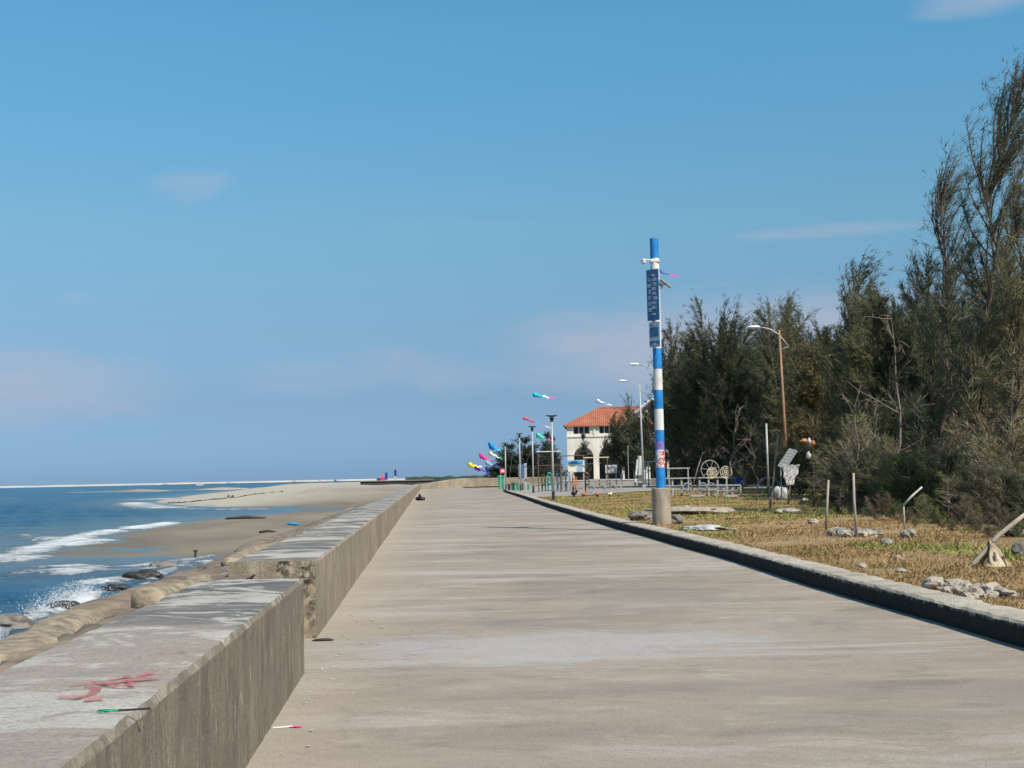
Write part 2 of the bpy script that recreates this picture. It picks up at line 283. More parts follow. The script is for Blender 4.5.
def m_spray():
    mt, nt, bs = newmat('faded_pink_spray')
    bs.inputs['Base Color'].default_value = (0.50, 0.15, 0.15, 1); bs.inputs['Roughness'].default_value = .9
    n = noise(nt, coords(nt, (1, 2, 1)), 9, 6, .7)
    tr = N(nt, 'ShaderNodeBsdfTransparent'); mx = N(nt, 'ShaderNodeMixShader')
    nt.links.new(ramp(nt, n, [(0.36, 0.0), (0.66, 0.55)]), mx.inputs[0]); nt.links.new(tr.outputs[0], mx.inputs[1]); nt.links.new(bs.outputs[0], mx.inputs[2])
    nt.links.new(mx.outputs[0], nt.nodes['Material Output'].inputs['Surface']); return mt
MT = dict(
    road=m_road(),
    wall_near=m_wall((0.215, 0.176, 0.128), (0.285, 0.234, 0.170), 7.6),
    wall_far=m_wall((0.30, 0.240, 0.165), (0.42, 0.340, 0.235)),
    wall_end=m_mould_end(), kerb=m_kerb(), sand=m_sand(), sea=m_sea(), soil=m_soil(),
    paving=simple('plaza_paving', (0.30, 0.275, 0.24), 0.9, 0.2, 1.2),
    revet=simple('grouted_brown_slope', (0.20, 0.152, 0.108), 0.95, 0.5, 2.6, bmp=0.9),
    tanbag=simple('tan_geotextile_tube', (0.255, 0.205, 0.142), 0.95, 0.5, 9.0, bmp=1.0),
    darkrock=simple('wet_dark_rock', (0.035, 0.033, 0.03), 0.5, 0.5, 3.0, bmp=0.8),
    greyrock=simple('weathered_grey_rock', (0.17, 0.155, 0.135), 0.95, 0.55, 5.0, bmp=0.9),
    paleroc=simple('pale_rubble', (0.34, 0.29, 0.23), 0.95, 0.35, 6.0, bmp=0.6),
    whitesheet=simple('bleached_sheet', (0.44, 0.43, 0.405), 0.85, 0.4, 5.0, bmp=0.5),
    greybag=simple('grey_sack_cloth', (0.25, 0.23, 0.195), 0.9, 0.45, 7.0, bmp=0.7),
    tancloth=simple('tan_cloth', (0.45, 0.37, 0.25), 0.9, 0.3, 5.0, bmp=0.5),
    palewood=simple('bleached_stick', (0.36, 0.30, 0.23), 0.9, 0.3, 5.0),
    deadwood=simple('grey_dead_wood', (0.22, 0.18, 0.14), 0.95, 0.35, 5.0),
    bark=simple('casuarina_bark', (0.135, 0.098, 0.072), 0.95, 0.4, 6.0, stretch=(1, 1, 0.3), bmp=0.5),
    redbark=simple('reddish_bark', (0.21, 0.125, 0.085), 0.95, 0.4, 6.0, stretch=(1, 1, 0.3)),
    leaf=m_leaf('casuarina_needles', (0.045, 0.060, 0.034), (0.078, 0.092, 0.050), (0.15, 0.152, 0.080), trans=.35),
    leaf_far=m_leaf('dark_evergreen_needles', (0.048, 0.064, 0.052), (0.066, 0.084, 0.066), (0.088, 0.104, 0.078)),
    leaf_dry=m_leaf('olive_brown_needles', (0.10, 0.10, 0.048), (0.18, 0.165, 0.080), (0.26, 0.23, 0.115)),
    leaf_brown=m_leaf('browning_needles', (0.09, 0.080, 0.052), (0.15, 0.125, 0.080), (0.21, 0.165, 0.105)),
    leaf_green=m_leaf('fresh_green_leaf', (0.07, 0.10, 0.028), (0.115, 0.15, 0.042), (0.16, 0.19, 0.06)),
    grass=m_grass('straw_grass', [(0.30, (0.22, 0.165, 0.062)), (0.42, (0.35, 0.225, 0.10)), (0.58, (0.43, 0.285, 0.14)), (0.75, (0.47, 0.34, 0.19))]),
    weed=m_grass('green_weed', [(0.3, (0.13, 0.18, 0.035)), (0.5, (0.25, 0.28, 0.065)), (0.7, (0.40, 0.37, 0.11))], 1.2),
    blue=simple('blue_band_paint', (0.02, 0.20, 0.50), 0.5, 0.28, 3.5),
    white=simple('white_band_paint', (0.64, 0.62, 0.575), 0.55, 0.16, 3.5),
    cream=simple('aged_cream_paint', (0.62, 0.54, 0.40), 0.6, 0.15, 5.0),
    polebase=simple('round_cast_concrete', (0.30, 0.25, 0.185), 0.92, 0.35, 5.0, stretch=(1, 1, 0.4), bmp=0.5),
    signblue=simple('faded_navy_sign', (0.045, 0.125, 0.26), 0.5, 0.12, 5.0),
    signpale=simple('pale_blue_sign', (0.30, 0.40, 0.52), 0.5, 0.12, 5.0),
    signmark=simple('sign_lettering_paint', (0.36, 0.46, 0.58), 0.5, 0.1, 5.0),
    red=simple('red_paint', (0.60, 0.05, 0.06), 0.5, 0.15, 8.0),
    magenta=simple('magenta_paint', (0.45, 0.06, 0.28), 0.6, 0.2, 8.0),
    graff=m_spray(),
    galv=simple('galvanised_steel', (0.40, 0.40, 0.39), 0.5, 0.12, 8.0, 0.2),
    rust=simple('rusted_steel', (0.33, 0.18, 0.115), 0.85, 0.4, 3.0, stretch=(1, 1, 0.4)),
    darkmetal=simple('dark_metal', (0.03, 0.032, 0.038), 0.5, 0.2, 8.0),
    brownmetal=simple('brown_painted_metal', (0.14, 0.085, 0.06), 0.7, 0.3, 5.0),
    greymetal=simple('pale_grey_rail', (0.33, 0.325, 0.31), 0.6, 0.2, 8.0),
    teal=simple('teal_plastic', (0.02, 0.18, 0.21), 0.5, 0.25, 5.0),
    tealbright=simple('turquoise_cloth', (0.01, 0.46, 0.52), 0.7, 0.1, 5.0),
    green=simple('green_bin_plastic', (0.03, 0.27, 0.15), 0.5, 0.15, 5.0),
    darkgreen=simple('dark_green_plastic', (0.015, 0.085, 0.06), 0.5, 0.2, 5.0),
    lightgreen=simple('mint_cloth', (0.06, 0.62, 0.36), 0.7, 0.1, 5.0),
    black=simple('black_plastic', (0.015, 0.015, 0.016), 0.5, 0.2, 5.0),
    orange=simple('orange_plastic', (0.46, 0.18, 0.07), 0.5, 0.2, 5.0),
    housewall=simple('cream_render', (0.68, 0.63, 0.53), 0.9, 0.2, 0.9, stretch=(1, 1, .4)),
    housetrim=simple('pale_trim_render', (0.70, 0.65, 0.56), 0.9, 0.06, 1.5),
    glass=simple('dark_window_glass', (0.02, 0.024, 0.03), 0.15, 0.1, 2.0),
    pinkcloth=simple('hot_pink_cloth', (0.72, 0.04, 0.26), 0.7, 0.1, 5.0),
    bluecloth=simple('sky_blue_cloth', (0.01, 0.30, 0.62), 0.7, 0.1, 5.0),
    yellow=simple('yellow_cloth', (0.80, 0.58, 0.03), 0.7, 0.1, 5.0),
    purple=simple('purple_cloth', (0.24, 0.06, 0.46), 0.7, 0.1, 5.0),
    creamcloth=simple('cream_cloth', (0.72, 0.66, 0.45), 0.7, 0.1, 5.0),
    redcloth=simple('red_cloth', (0.62, 0.06, 0.10), 0.7, 0.1, 5.0),
    whitecloth=simple('white_cloth', (0.75, 0.75, 0.77), 0.7, 0.1, 5.0),
    navy=simple('navy_cloth', (0.02, 0.05, 0.24), 0.7, 0.15, 5.0),
    foam=simple('white_spray', (0.80, 0.82, 0.83), 0.9, 0.05, 5.0),
    wood_and_shade=simple('dark_wood_and_scarp_shade', (0.06, 0.05, 0.042), 0.95, 0.4, 3.0),  # driftwood and jetty side, also the painted shadow strip of the scarp
    spit=simple('pale_far_sand', (0.46, 0.43, 0.37), 0.95, 0.1, 0.01),
    hedge=simple('far_dark_scrub', (0.04, 0.055, 0.035), 0.95, 0.3, 0.3),
)
def m_roof():
    mt, nt, bs = newmat('orange_roof_tiles')
    w = N(nt, 'ShaderNodeTexWave', wave_type='BANDS', bands_direction='X'); w.inputs['Scale'].default_value = 1.3; w.inputs['Distortion'].default_value = 0.3
    nt.links.new(coords(nt), w.inputs['Vector'])
    n = noise(nt, coords(nt), 1.1, 6)
    c = ramp(nt, n, [(0.3, (0.28, 0.085, 0.045)), (0.6, (0.40, 0.14, 0.075)), (0.8, (0.46, 0.21, 0.125))])
    c = mix(nt, mathn(nt, 'MULTIPLY', w.outputs['Fac'], 0.3), c, (0.22, 0.06, 0.03))
    nt.links.new(c, bs.inputs['Base Color']); bs.inputs['Roughness'].default_value = 0.85
    bump(nt, bs, w.outputs['Fac'], 0.6, 0.06)
    return mt
MT['roof'] = m_roof()

# ------------------------------------------------------------------ mesh helpers
class MB:
    def __init__(self): self.v = []; self.f = []
    def add(self, vs, fs):
        o = len(self.v); self.v += [tuple(x) for x in vs]; self.f += [tuple(i + o for i in f) for f in fs]; return self
    def box(self, c, s, rz=0.0, rot=None, taper=1.0):
        M = rot or Matrix.Rotation(rz, 3, 'Z'); c = Vector(c); vs = []
        for z in (-.5, .5):
            k = taper if z > 0 else 1.0
            for x, y in ((-.5, -.5), (.5, -.5), (.5, .5), (-.5, .5)):
                vs.append(c + M @ Vector((x * s[0] * k, y * s[1] * k, z * s[2])))
        return self.add(vs, [(3, 2, 1, 0), (4, 5, 6, 7), (0, 1, 5, 4), (1, 2, 6, 5), (2, 3, 7, 6), (3, 0, 4, 7)])
    def tube(self, pts, rad, n=8, cap=True):
        pts = [Vector(p) for p in pts]; k = len(pts)
        if not hasattr(rad, '__len__'): rad = [rad] * k
        vs = []; ref = None
        for i, p in enumerate(pts):
            t = (pts[min(i + 1, k - 1)] - pts[max(i - 1, 0)])
            t = t.normalized() if t.length > 1e-9 else Vector((0, 0, 1))
            if ref is None: ref = Vector((1, 0, 0)) if abs(t.x) < 0.8 else Vector((0, 1, 0))
            a = (ref - t * ref.dot(t)).normalized(); b = t.cross(a); ref = a
            for j in range(n):
                an = 2 * math.pi * j / n
                vs.append(p + (a * math.cos(an) + b * math.sin(an)) * rad[i])
        fs = [(i * n + j, i * n + (j + 1) % n, (i + 1) * n + (j + 1) % n, (i + 1) * n + j) for i in range(k - 1) for j in range(n)]
        if cap: fs += [tuple(reversed(range(n))), tuple(range((k - 1) * n, k * n))]
        return self.add(vs, fs)
    def ring(self, c, r, t, axis='Y', n=32, k=6, squash=1.0, a0=0.0, a1=2 * math.pi):
        full = abs(a1 - a0) > 6.28
        pts = []
        for i in range(n + (0 if full else 1)):
            a = a0 + (a1 - a0) * i / n
            q = Vector((math.cos(a) * r, 0, math.sin(a) * r * squash)) if axis == 'Y' else Vector((math.cos(a) * r, math.sin(a) * r, 0))
            pts.append(Vector(c) + q)
        if full: pts += [pts[0], pts[1]]
        return self.tube(pts, t, k, cap=not full)
    def blob(self, c, s, seed=0, amp=0.18, sub=4, rz=0.0, freq=1.9):
        bm = bmesh.new(); bmesh.ops.create_icosphere(bm, subdivisions=sub, radius=1.0)
        rs = random.Random(seed); ph = [(Vector((rs.uniform(-1, 1), rs.uniform(-1, 1), rs.uniform(-1, 1))) * freq * 2 ** (i // 3), rs.uniform(0, 6.28)) for i in range(15)]
        M = Matrix.Rotation(rz, 3, 'Z'); vs = []
        for v in bm.verts:
            q = v.co.copy(); d = sum(math.sin(q.dot(k) * 2 + p) / (1 + i // 3) for i, (k, p) in enumerate(ph)) / 4
            q = q * (1 + amp * (d - 0.35 * abs(d) + .1))
            vs.append(Vector(c) + M @ Vector((q.x * s[0], q.y * s[1], q.z * s[2])))
        fs = [tuple(v.index for v in f.verts) for f in bm.faces]; bm.free()
        return self.add(vs, fs)
    def prism(self, poly, y0, y1):
        """polygon in (x, z), extruded along y"""
        n = len(poly)
        vs = [(x, y0, z) for x, z in poly] + [(x, y1, z) for x, z in poly]
        return self.add(vs, [tuple(range(n)), tuple(reversed(range(n, 2 * n)))] + [(i + n, (i + 1) % n + n, (i + 1) % n, i) for i in range(n)])
    def sweep(self, path, profile, jitter=0.0, seed=0, cap=True, jz=None, open_=False, chip=None):
        """profile [(u right, z)] carried along a ground path [(x, y, z0)]"""
        rs = random.Random(seed); k = len(path); n = len(profile); vs = []; cd = {}
        for ci in (chip or {}):
            a = np.array([rs.gauss(0, 1) for _ in range(k)]); a = np.convolve(a, [.25, .5, .25], 'same') * .004
            q = 0
            while q < k:
                q += rs.randint(2, 22); w_ = rs.randint(1, 4); dep = rs.uniform(.004, .020)
                for e in range(q, min(k, q + w_)): a[e] += dep * rs.uniform(.5, 1)
            cd[ci] = a
        for i, p in enumerate(path):
            p = Vector(p); t = Vector(path[min(i + 1, k - 1)]) - Vector(path[max(i - 1, 0)]); t.z = 0; t.normalize()
            r = Vector((t.y, -t.x, 0))
            for pi_, (u, z) in enumerate(profile):
                if chip and pi_ in chip:
                    sgn, grp, wt = chip[pi_]; dd = cd[pi_ if grp is None else grp][i] * wt; u += sgn * dd; z -= abs(dd) * .9
                j = (jitter if jz is None else jz)
                vs.append(p + r * (u + rs.gauss(0, jitter)) + Vector((0, 0, z + rs.gauss(0, j))))
        e = n - 1 if open_ else n
        fs = [(i * n + j, (i + 1) * n + j, (i + 1) * n + (j + 1) % n, i * n + (j + 1) % n) for i in range(k - 1) for j in range(e)]
        if cap and not open_: fs += [tuple(range(n)), tuple(reversed(range((k - 1) * n, k * n)))]
        return self.add(vs, fs)
    def build(self, name, mat, parent=None, smooth=False, loc=None):
        me = bpy.data.meshes.new(name)
        me.from_pydata(self.v, [], self.f); me.materials.append(MT[mat] if isinstance(mat, str) else mat)
        bm = bmesh.new(); bm.from_mesh(me); bmesh.ops.recalc_face_normals(bm, faces=bm.faces); bm.to_mesh(me); bm.free()
        if smooth: me.polygons.foreach_set('use_smooth', [True] * len(me.polygons))
        o = bpy.data.objects.new(name, me); COL.objects.link(o)
        if parent: o.parent = parent
        if loc is not None: o.location = loc
        return o

def np_object(name, V, Fc, mat, parent=None, loc=None, smooth=False, attrs=None):
    V = np.asarray(V, np.float32); Fc = np.asarray(Fc, np.int32); k = Fc.shape[1]
    me = bpy.data.meshes.new(name)
    me.vertices.add(len(V)); me.vertices.foreach_set('co', V.ravel())
    me.loops.add(Fc.size); me.loops.foreach_set('vertex_index', Fc.ravel())
    me.polygons.add(len(Fc)); me.polygons.foreach_set('loop_start', np.arange(0, Fc.size, k, dtype=np.int32))
    me.polygons.foreach_set('loop_total', np.full(len(Fc), k, np.int32))
    me.update(calc_edges=True)
    if smooth: me.polygons.foreach_set('use_smooth', np.ones(len(Fc), bool))
    for an, val in (attrs or {}).items():
        a = me.attributes.new(an, 'FLOAT', 'POINT'); a.data.foreach_set('value', np.asarray(val, np.float32).ravel())
    me.materials.append(MT[mat] if isinstance(mat, str) else mat)
    me.validate()
    o = bpy.data.objects.new(name, me); COL.objects.link(o)
    if parent: o.parent = parent
    if loc is not None: o.location = loc
    return o

def tag(o, label, cat, group=None):
    o['label'] = label; o['category'] = cat
    if group: o['group'] = group
    return o
def thing(name, label, cat, loc=(0, 0, 0), rz=0.0, group=None, scale=1.0):
    o = bpy.data.objects.new(name, None); COL.objects.link(o); o.empty_display_size = 0.2
    o.location = loc; o.rotation_euler = (0, 0, rz); o.scale = (scale,) * 3
    return tag(o, label, cat, group)
def setting(o, kind='structure'):
    o['kind'] = kind; return o
def copy_tree(o, parent=None):
    c = o.copy(); COL.objects.link(c); c.parent = parent
    for ch in list(o.children): copy_tree(ch, c)
    return c
def dup(root, loc, rz=0.0, label=None, scale=None, group=None):
    c = copy_tree(root); c.location = loc; c.rotation_euler = (0, 0, rz)
    if scale is not None: c.scale = scale if hasattr(scale, '__len__') else (scale,) * 3
    if label: c['label'] = label
    if group: c['group'] = group
    return c
def lerp(a, b, t): return a + (b - a) * t
def sstep(a, b, x): t = np.clip((np.asarray(x, float) - a) / (b - a), 0, 1); return t * t * (3 - 2 * t)

# ------------------------------------------------------------------ layout lines
WA, WB = at(245, 768, 0), at(421, 489, 0)
WK = (WB.x - WA.x) / (WB.y - WA.y); W0 = WA.x - WK * WA.y
def wall_x(y): return W0 + WK * y
kp = [at(985, 640), at(924, 622), at(854, 601.5), at(784, 579.5), at(725, 560.5), at(662, 542.5), at(600, 525), at(542, 506), at(520, 497.5), at(503, 492)]
KY = np.array([-15.0, 4.0] + [p.y for p in kp] + [200.0])
_s = (kp[1].x - kp[0].x) / (kp[1].y - kp[0].y)
KX = 0.09 + np.array([kp[0].x - _s * (kp[0].y + 15), kp[0].x - _s * (kp[0].y - 4)] + [p.x for p in kp] + [kp[-1].x - 0.5])
def kerb_x(y):
    y = np.asarray(y, float); s = 0
    for k in (-3, -1.5, 0, 1.5, 3): s = s + np.interp(y + k * (0.3 + np.clip(y, 0, 100) * 0.03), KY, KX)
    return s / 5
SOIL = 0.17
def G(x, y):
    return SOIL + 0.30 * sstep(58, 90, y) * sstep(2, 8, np.asarray(x, float) - kerb_x(y))
def ground(px, py):
    """survey helper: sight line to the land on the right"""
    z = SOIL
    for _ in range(12):
        p = at(px, py, z); z = 0.5 * z + 0.5 * float(G(p.x, p.y))
    p = at(px, py, z); return Vector((p.x, p.y, float(G(p.x, p.y))))
def gd(px, dist):
    """land point at a forward distance in the direction of column px"""
    p = atd(px, 476, dist); return Vector((p.x, dist, float(G(p.x, dist))))
def col(px, dist, py):
    """height of row py at a forward distance"""
    return atd(px, py, dist).z

# ------------------------------------------------------------------ setting: land, road, kerb
ys = np.concatenate([np.linspace(-15, 20, 60), np.geomspace(20.5, 190, 90)])
xl = np.array([wall_x(y) - 0.83 for y in ys]); xr = kerb_x(ys) + 0.15
nu = 24
V = []; 
for y, a, b in zip(ys, xl, xr):
    for j in range(nu):
        t = j / (nu - 1); V.append((a + (b - a) * t, y, 0.006 * math.sin(y * 0.7 + t * 5)))
Fc = [(i * nu + j, i * nu + j + 1, (i + 1) * nu + j + 1, (i + 1) * nu + j) for i in range(len(ys) - 1) for j in range(nu - 1)]
setting(np_object('road', V, Fc, 'road', smooth=True))

# land sheet, right of the kerb and beyond the road's end, out to the horizon
ys = np.concatenate([np.linspace(-15, 190, 180), np.geomspace(191, 6000, 40)])
us = np.concatenate([[0], np.geomspace(0.3, 4000, 60)])
V = []
for y in ys:
    x0 = float(kerb_x(min(y, 189.9))) + 0.2 if y < 190 else float(lerp(wall_x(190), wall_x(190) - 2, min(1, (y - 190) / 10)))
    for u in us: V.append((x0 + u, y, float(G(x0 + u, y)) + (0.03 * math.sin(u * 1.3 + y * 0.8) * math.sin(y * 1.9) if u > 0.5 else 0) - (0.0 if y < 190 else 0.1)))
n = len(us)
Fc = [(i * n + j, i * n + j + 1, (i + 1) * n + j + 1, (i + 1) * n + j) for i in range(len(ys) - 1) for j in range(n - 1)]
setting(np_object('ground', V, Fc, 'soil', smooth=True))

# kerb
path = []
y = -10.0
while y < 186:
    path.append((float(kerb_x(y)), y, 0)); y += 0.12 if y < 40 else (0.4 if y < 90 else 1.5)
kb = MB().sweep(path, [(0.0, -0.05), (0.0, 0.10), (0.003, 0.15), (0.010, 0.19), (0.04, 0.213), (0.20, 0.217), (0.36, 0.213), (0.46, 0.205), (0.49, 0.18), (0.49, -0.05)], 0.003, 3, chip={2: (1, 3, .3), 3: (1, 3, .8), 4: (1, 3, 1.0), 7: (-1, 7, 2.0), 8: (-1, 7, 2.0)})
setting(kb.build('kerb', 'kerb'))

# paved plaza beyond the grass
def plaza_strip(y0, y1, x0f, x1, name):
    yy = np.linspace(y0, y1, 30); V = []; k = 30
    for y in yy:
        a = x0f(y)
        for j in range(k):
            x = a + (x1 - a) * j / (k - 1); V.append((x, y, float(G(x, y)) + 0.035))
    Fc = [(i * k + j, i * k + j + 1, (i + 1) * k + j + 1, (i + 1) * k + j) for i in range(29) for j in range(k - 1)]
    return setting(np_object(name, V, Fc, 'paving'))
plaza_strip(81, 185, lambda y: float(kerb_x(y)) + 0.45, 24.0, 'pavement')

# ------------------------------------------------------------------ sea walls
def wall_profile(h=0.74, w=0.83, base=-0.6):
    return [(0, base), (0, 0.0), (0.0, h * 0.5), (-0.002, h - 0.03), (-0.022, h), (-0.2, h + 0.004), (-w * 0.5, h), (-w * 0.75, h + 0.003), (-w + 0.03, h - 0.004), (-w, h - 0.05), (-w, 0.0), (-w, -2.0)]
WCHIP = {3: (-1, 3, .6), 4: (-1, 3, 1.0), 8: (1, 8, 1.0), 9: (1, 8, .7)}
def wall_path(y0, y1, near=0.12):
    p = []; y = y0
    while y < y1:
        p.append((wall_x(y), y, 0)); y += (near * .5 if y < 16 else near) if y < 30 else (0.4 if y < 80 else 2.0)
    p.append((wall_x(y1), y1, 0)); return p
Y1 = at(304.6, 674, 0).y; Y2 = at(316, 638, 0).y; OFF = -0.10
w1 = MB().sweep(wall_path(-8, Y1), wall_profile(), 0.0012, 11, chip=WCHIP)
sw = thing('sea_wall', 'nearest low concrete sea wall with faded pink scrawl on its flat top', 'wall', (wall_x(0), 0, 0), group='low concrete walls along the promenade')
def local(mb, root):
    L = Vector(root.location); mb.v = [tuple(Vector(v) - L) for v in mb.v]; return mb
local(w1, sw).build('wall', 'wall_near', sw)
# faded pink scrawl on its top
g = MB()
def stroke(pts, w):
    P = [at(x, y, 0.752) for x, y in pts]
    for a, b in zip(P[:-1], P[1:]):
        d = (b - a); d.z = 0; L_ = d.length; 
        g.box((a + b) / 2, (L_ + w * 0.3, w * .7, 0.003), math.atan2(d.y, d.x))
rs = random.Random(4)
for pts, w in [([(60, 696), (78, 697), (92, 693), (97, 688), (90, 684)], 0.05), ([(88, 699), (100, 698)], 0.08), ([(72, 684), (95, 682), (116, 686), (134, 685), (128, 681)], 0.035),
               ([(105, 683), (128, 680), (150, 678), (160, 676)], 0.06), ([(112, 679), (126, 676), (148, 676)], 0.05), ([(140, 675), (153, 672)], 0.05), ([(160, 653), (178, 651), (186, 652)], 0.03)]:
    stroke(pts, w)
local(g, sw).build('graffiti', 'graff', sw)
w2 = MB().sweep([(x + OFF * (1 if y < 120 else max(0, (178 - y) / 58)), y, z) for x, y, z in wall_path(Y2, 178)], wall_profile(), 0.0012, 12, chip=WCHIP)
# far end bends to the right behind the road, standing taller
bend = []
for t in np.linspace(0, 1, 26):
    bend.append((lerp(wall_x(178), wall_x(190) + 3.0, t ** 1.0) if t < .35 else None, 0, 0))
sw2 = thing('sea_wall', 'long straight sea wall beyond the gap, its near end blotched with black mould', 'wall', (wall_x(Y2) + OFF, Y2, 0), group='low concrete walls along the promenade')
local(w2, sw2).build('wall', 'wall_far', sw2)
e = MB(); x0 = wall_x(Y2) + OFF; rs = random.Random(5)
nx, nz = 14, 14; vs = []
for j in range(nz):
    for i in range(nx):
        u = -0.826 + 0.822 * i / (nx - 1); z = -0.3 + (1.035) * j / (nz - 1)
        vs.append((x0 + u, Y2 - 0.012 - 0.02 * rs.random(), z))
e.add(vs, [(j * nx + i, j * nx + i + 1, (j + 1) * nx + i + 1, (j + 1) * nx + i) for j in range(nz - 1) for i in range(nx - 1)])
local(e, sw2).build('end_face', 'wall_end', sw2)
P0 = Vector((wall_x(178), 178.0, 0))
arc = [P0 + Vector((0, 0, 0))]
ep = []
for t in np.linspace(0, 1, 40):
    x = lerp(wall_x(178.3), 9.0, t); yv = 178.3 + 12 * (1 - (1 - min(1, t * 3)) ** 2)
    ep.append((x, yv, 0))
def hvar(t): return lerp(0.74, 1.36, sstep(0, 0.25, t))
mb = MB(); vs = []; n = 6
for i, p in enumerate(ep):
    t = i / (len(ep) - 1); h = float(hvar(t))
    d = Vector(ep[min(i + 1, 39)]) - Vector(ep[max(i - 1, 0)]); d.normalize(); r = Vector((d.y, -d.x, 0))
    for u, z in ((0, -.3), (0, h - .03), (-.03, h), (-.7, h), (-.73, h - .03), (-.73, -1)): vs.append(Vector(p) + r * u + Vector((0, 0, z)))
mb.add(vs, [(i * n + j, (i + 1) * n + j, (i + 1) * n + (j + 1) % n, i * n + (j + 1) % n) for i in range(39) for j in range(n)] + [tuple(range(n)), tuple(reversed(range(39 * n, 40 * n)))])
ew = thing('sea_wall', 'pale taller wall closing the far end of the promenade, curving in from the sea side', 'wall', ep[0], group='low concrete walls along the promenade')
local(mb, ew).build('wall', 'wall_far', ew)

# ------------------------------------------------------------------ seaward slope and tubes
def left_path(y0, y1, st=0.25): return [(wall_x(y) - 0.83, y, 0) for y in np.arange(y0, y1, st)]
prof = [(0.16, 0.62), (-0.16, 0.60), (-0.22, 0.565), (-0.55, 0.53), (-0.62, 0.46), (-1.0, 0.43), (-1.08, 0.36), (-1.65, 0.22), (-1.75, 0.13), (-2.3, -0.01), (-3.0, -0.27), (-4.0, -0.63), (-5.5, -1.16), (-6.4, -1.5), (-7.4, -1.8), (-8.6, -2.3)]
prof2 = []
for a, b in zip(prof[:-1], prof[1:]): prof2 += [(lerp(a[0], b[0], t), lerp(a[1], b[1], t)) for t in (0, .25, .5, .75)]
rv = MB().sweep(left_path(-8, 66, .15), prof2 + [prof[-1]], 0.012, 21, open_=True)
setting(rv.build('revetment_slope', 'revet', smooth=True))

def tube_bag(p0, p1, w, h, mat, label, seed, zoff=0.0):
    p0 = Vector(p0); p1 = Vector(p1); n = 28; k = 18; rs = random.Random(seed); ph = [rs.uniform(0, 6) for _ in range(6)]
    d = (p1 - p0); L = d.length; d.normalize(); r = Vector((d.y, -d.x, 0)).normalized(); up = r.cross(d)
    root = thing('sand_tube', label, 'sand tube', p0, group='long tan sand-filled tubes beside the sea wall')
    mb = MB(); vs = []
    for i in range(n):
        t = i / (n - 1); e = min(1, (min(t, 1 - t) * L / (w * 0.5))); s = math.sqrt(max(0.02, 1 - (1 - e) ** 2))
        s *= 1 + 0.07 * math.sin(t * 9 + ph[0]) + 0.05 * math.sin(t * 21 + ph[1])
        c = d * (L * t) + r * 0.08 * math.sin(t * 5 + ph[2])
        for j in range(k):
            a = 2 * math.pi * j / k; ww = 1 + 0.07 * math.sin(3 * a + ph[3] + t * 4) + 0.03 * math.sin(7 * a + t * 17)
            ca, sa = math.cos(a), math.sin(a)
            vs.append(c + r * (math.copysign(abs(ca) ** .8, ca) * w / 2 * s * ww) + up * (math.copysign(abs(sa) ** .8, sa) * h / 2 * s * ww + zoff))
    mb.add(vs, [(i * k + j, (i + 1) * k + j, (i + 1) * k + (j + 1) % k, i * k + (j + 1) % k) for i in range(n - 1) for j in range(k)] + [tuple(range(k)), tuple(reversed(range((n - 1) * k, n * k)))])
    mb.build('tube', mat, root, smooth=True)
    return root
def onslope(y, u):
    z = float(np.interp(-u, [-p[0] for p in prof], [p[1] for p in prof])); return Vector((wall_x(y) - 0.83 + u, y, z))
tube_bag(onslope(10.2, -0.33), onslope(12.2, -0.33), 0.26, 0.20, 'tanbag', 'stubby tan sand tube lying against the top of the nearest wall', 1, 0.015)
tube_bag(onslope(7.3, -0.74), onslope(10.1, -0.78), 0.46, 0.24, 'tanbag', 'fat long tan sand tube nearest the viewer on the slope', 2, -0.01)
tube_bag(onslope(7.4, -1.25), onslope(9.4, -1.3), 0.40, 0.20, 'tanbag', 'tan sand tube cut by the left picture edge, below the fat long one', 3, -0.01)
tube_bag(onslope(14.8, -0.45), onslope(19.0, -0.45), 0.30, 0.18, 'tanbag', 'tan sand tube beside the mouldy end of the far wall', 4, 0.0)
tube_bag(onslope(10.8, -1.0), onslope(15.5, -1.0), 0.42, 0.18, 'revet', 'brown weathered sand tube low on the slope past the fat tan one', 5, -0.03)
tube_bag(onslope(24, -1.6), onslope(33, -1.6), 0.5, 0.22, 'revet', 'thin far sand tube running towards the sandbar', 6, -0.06)
# dark rocks at the waterline
SEA = -1.6
for i, (px, py, sx, sy, sz, mname, lab) in enumerate([
        (6, 630, 0.55, 0.42, 0.26, 'greyrock', 'brown rounded rock at the left picture edge by the surf'),
        (142, 579, .62, 0.3, 0.2, 'darkrock', 'wet black rock in the surf, wider of the two near the sandbar'),
        (163, 569, .5, 0.35, 0.2, 'greyrock', 'brown wave-washed rock just in front of the sandbar'),
        (116, 591, 0.4, 0.22, 0.14, 'darkrock', 'low black rock at the foot of the slope behind the splash'),
        (65, 610, 0.4, 0.25, 0.14, 'darkrock', 'small black rock under the breaking splash')]):
    p = at(px, py, SEA)
    tag(MB().blob((0, 0, 0.08), (sx, sy, sz), 30 + i, 0.35).build('rock', mname, smooth=True, loc=p), lab, 'rock')

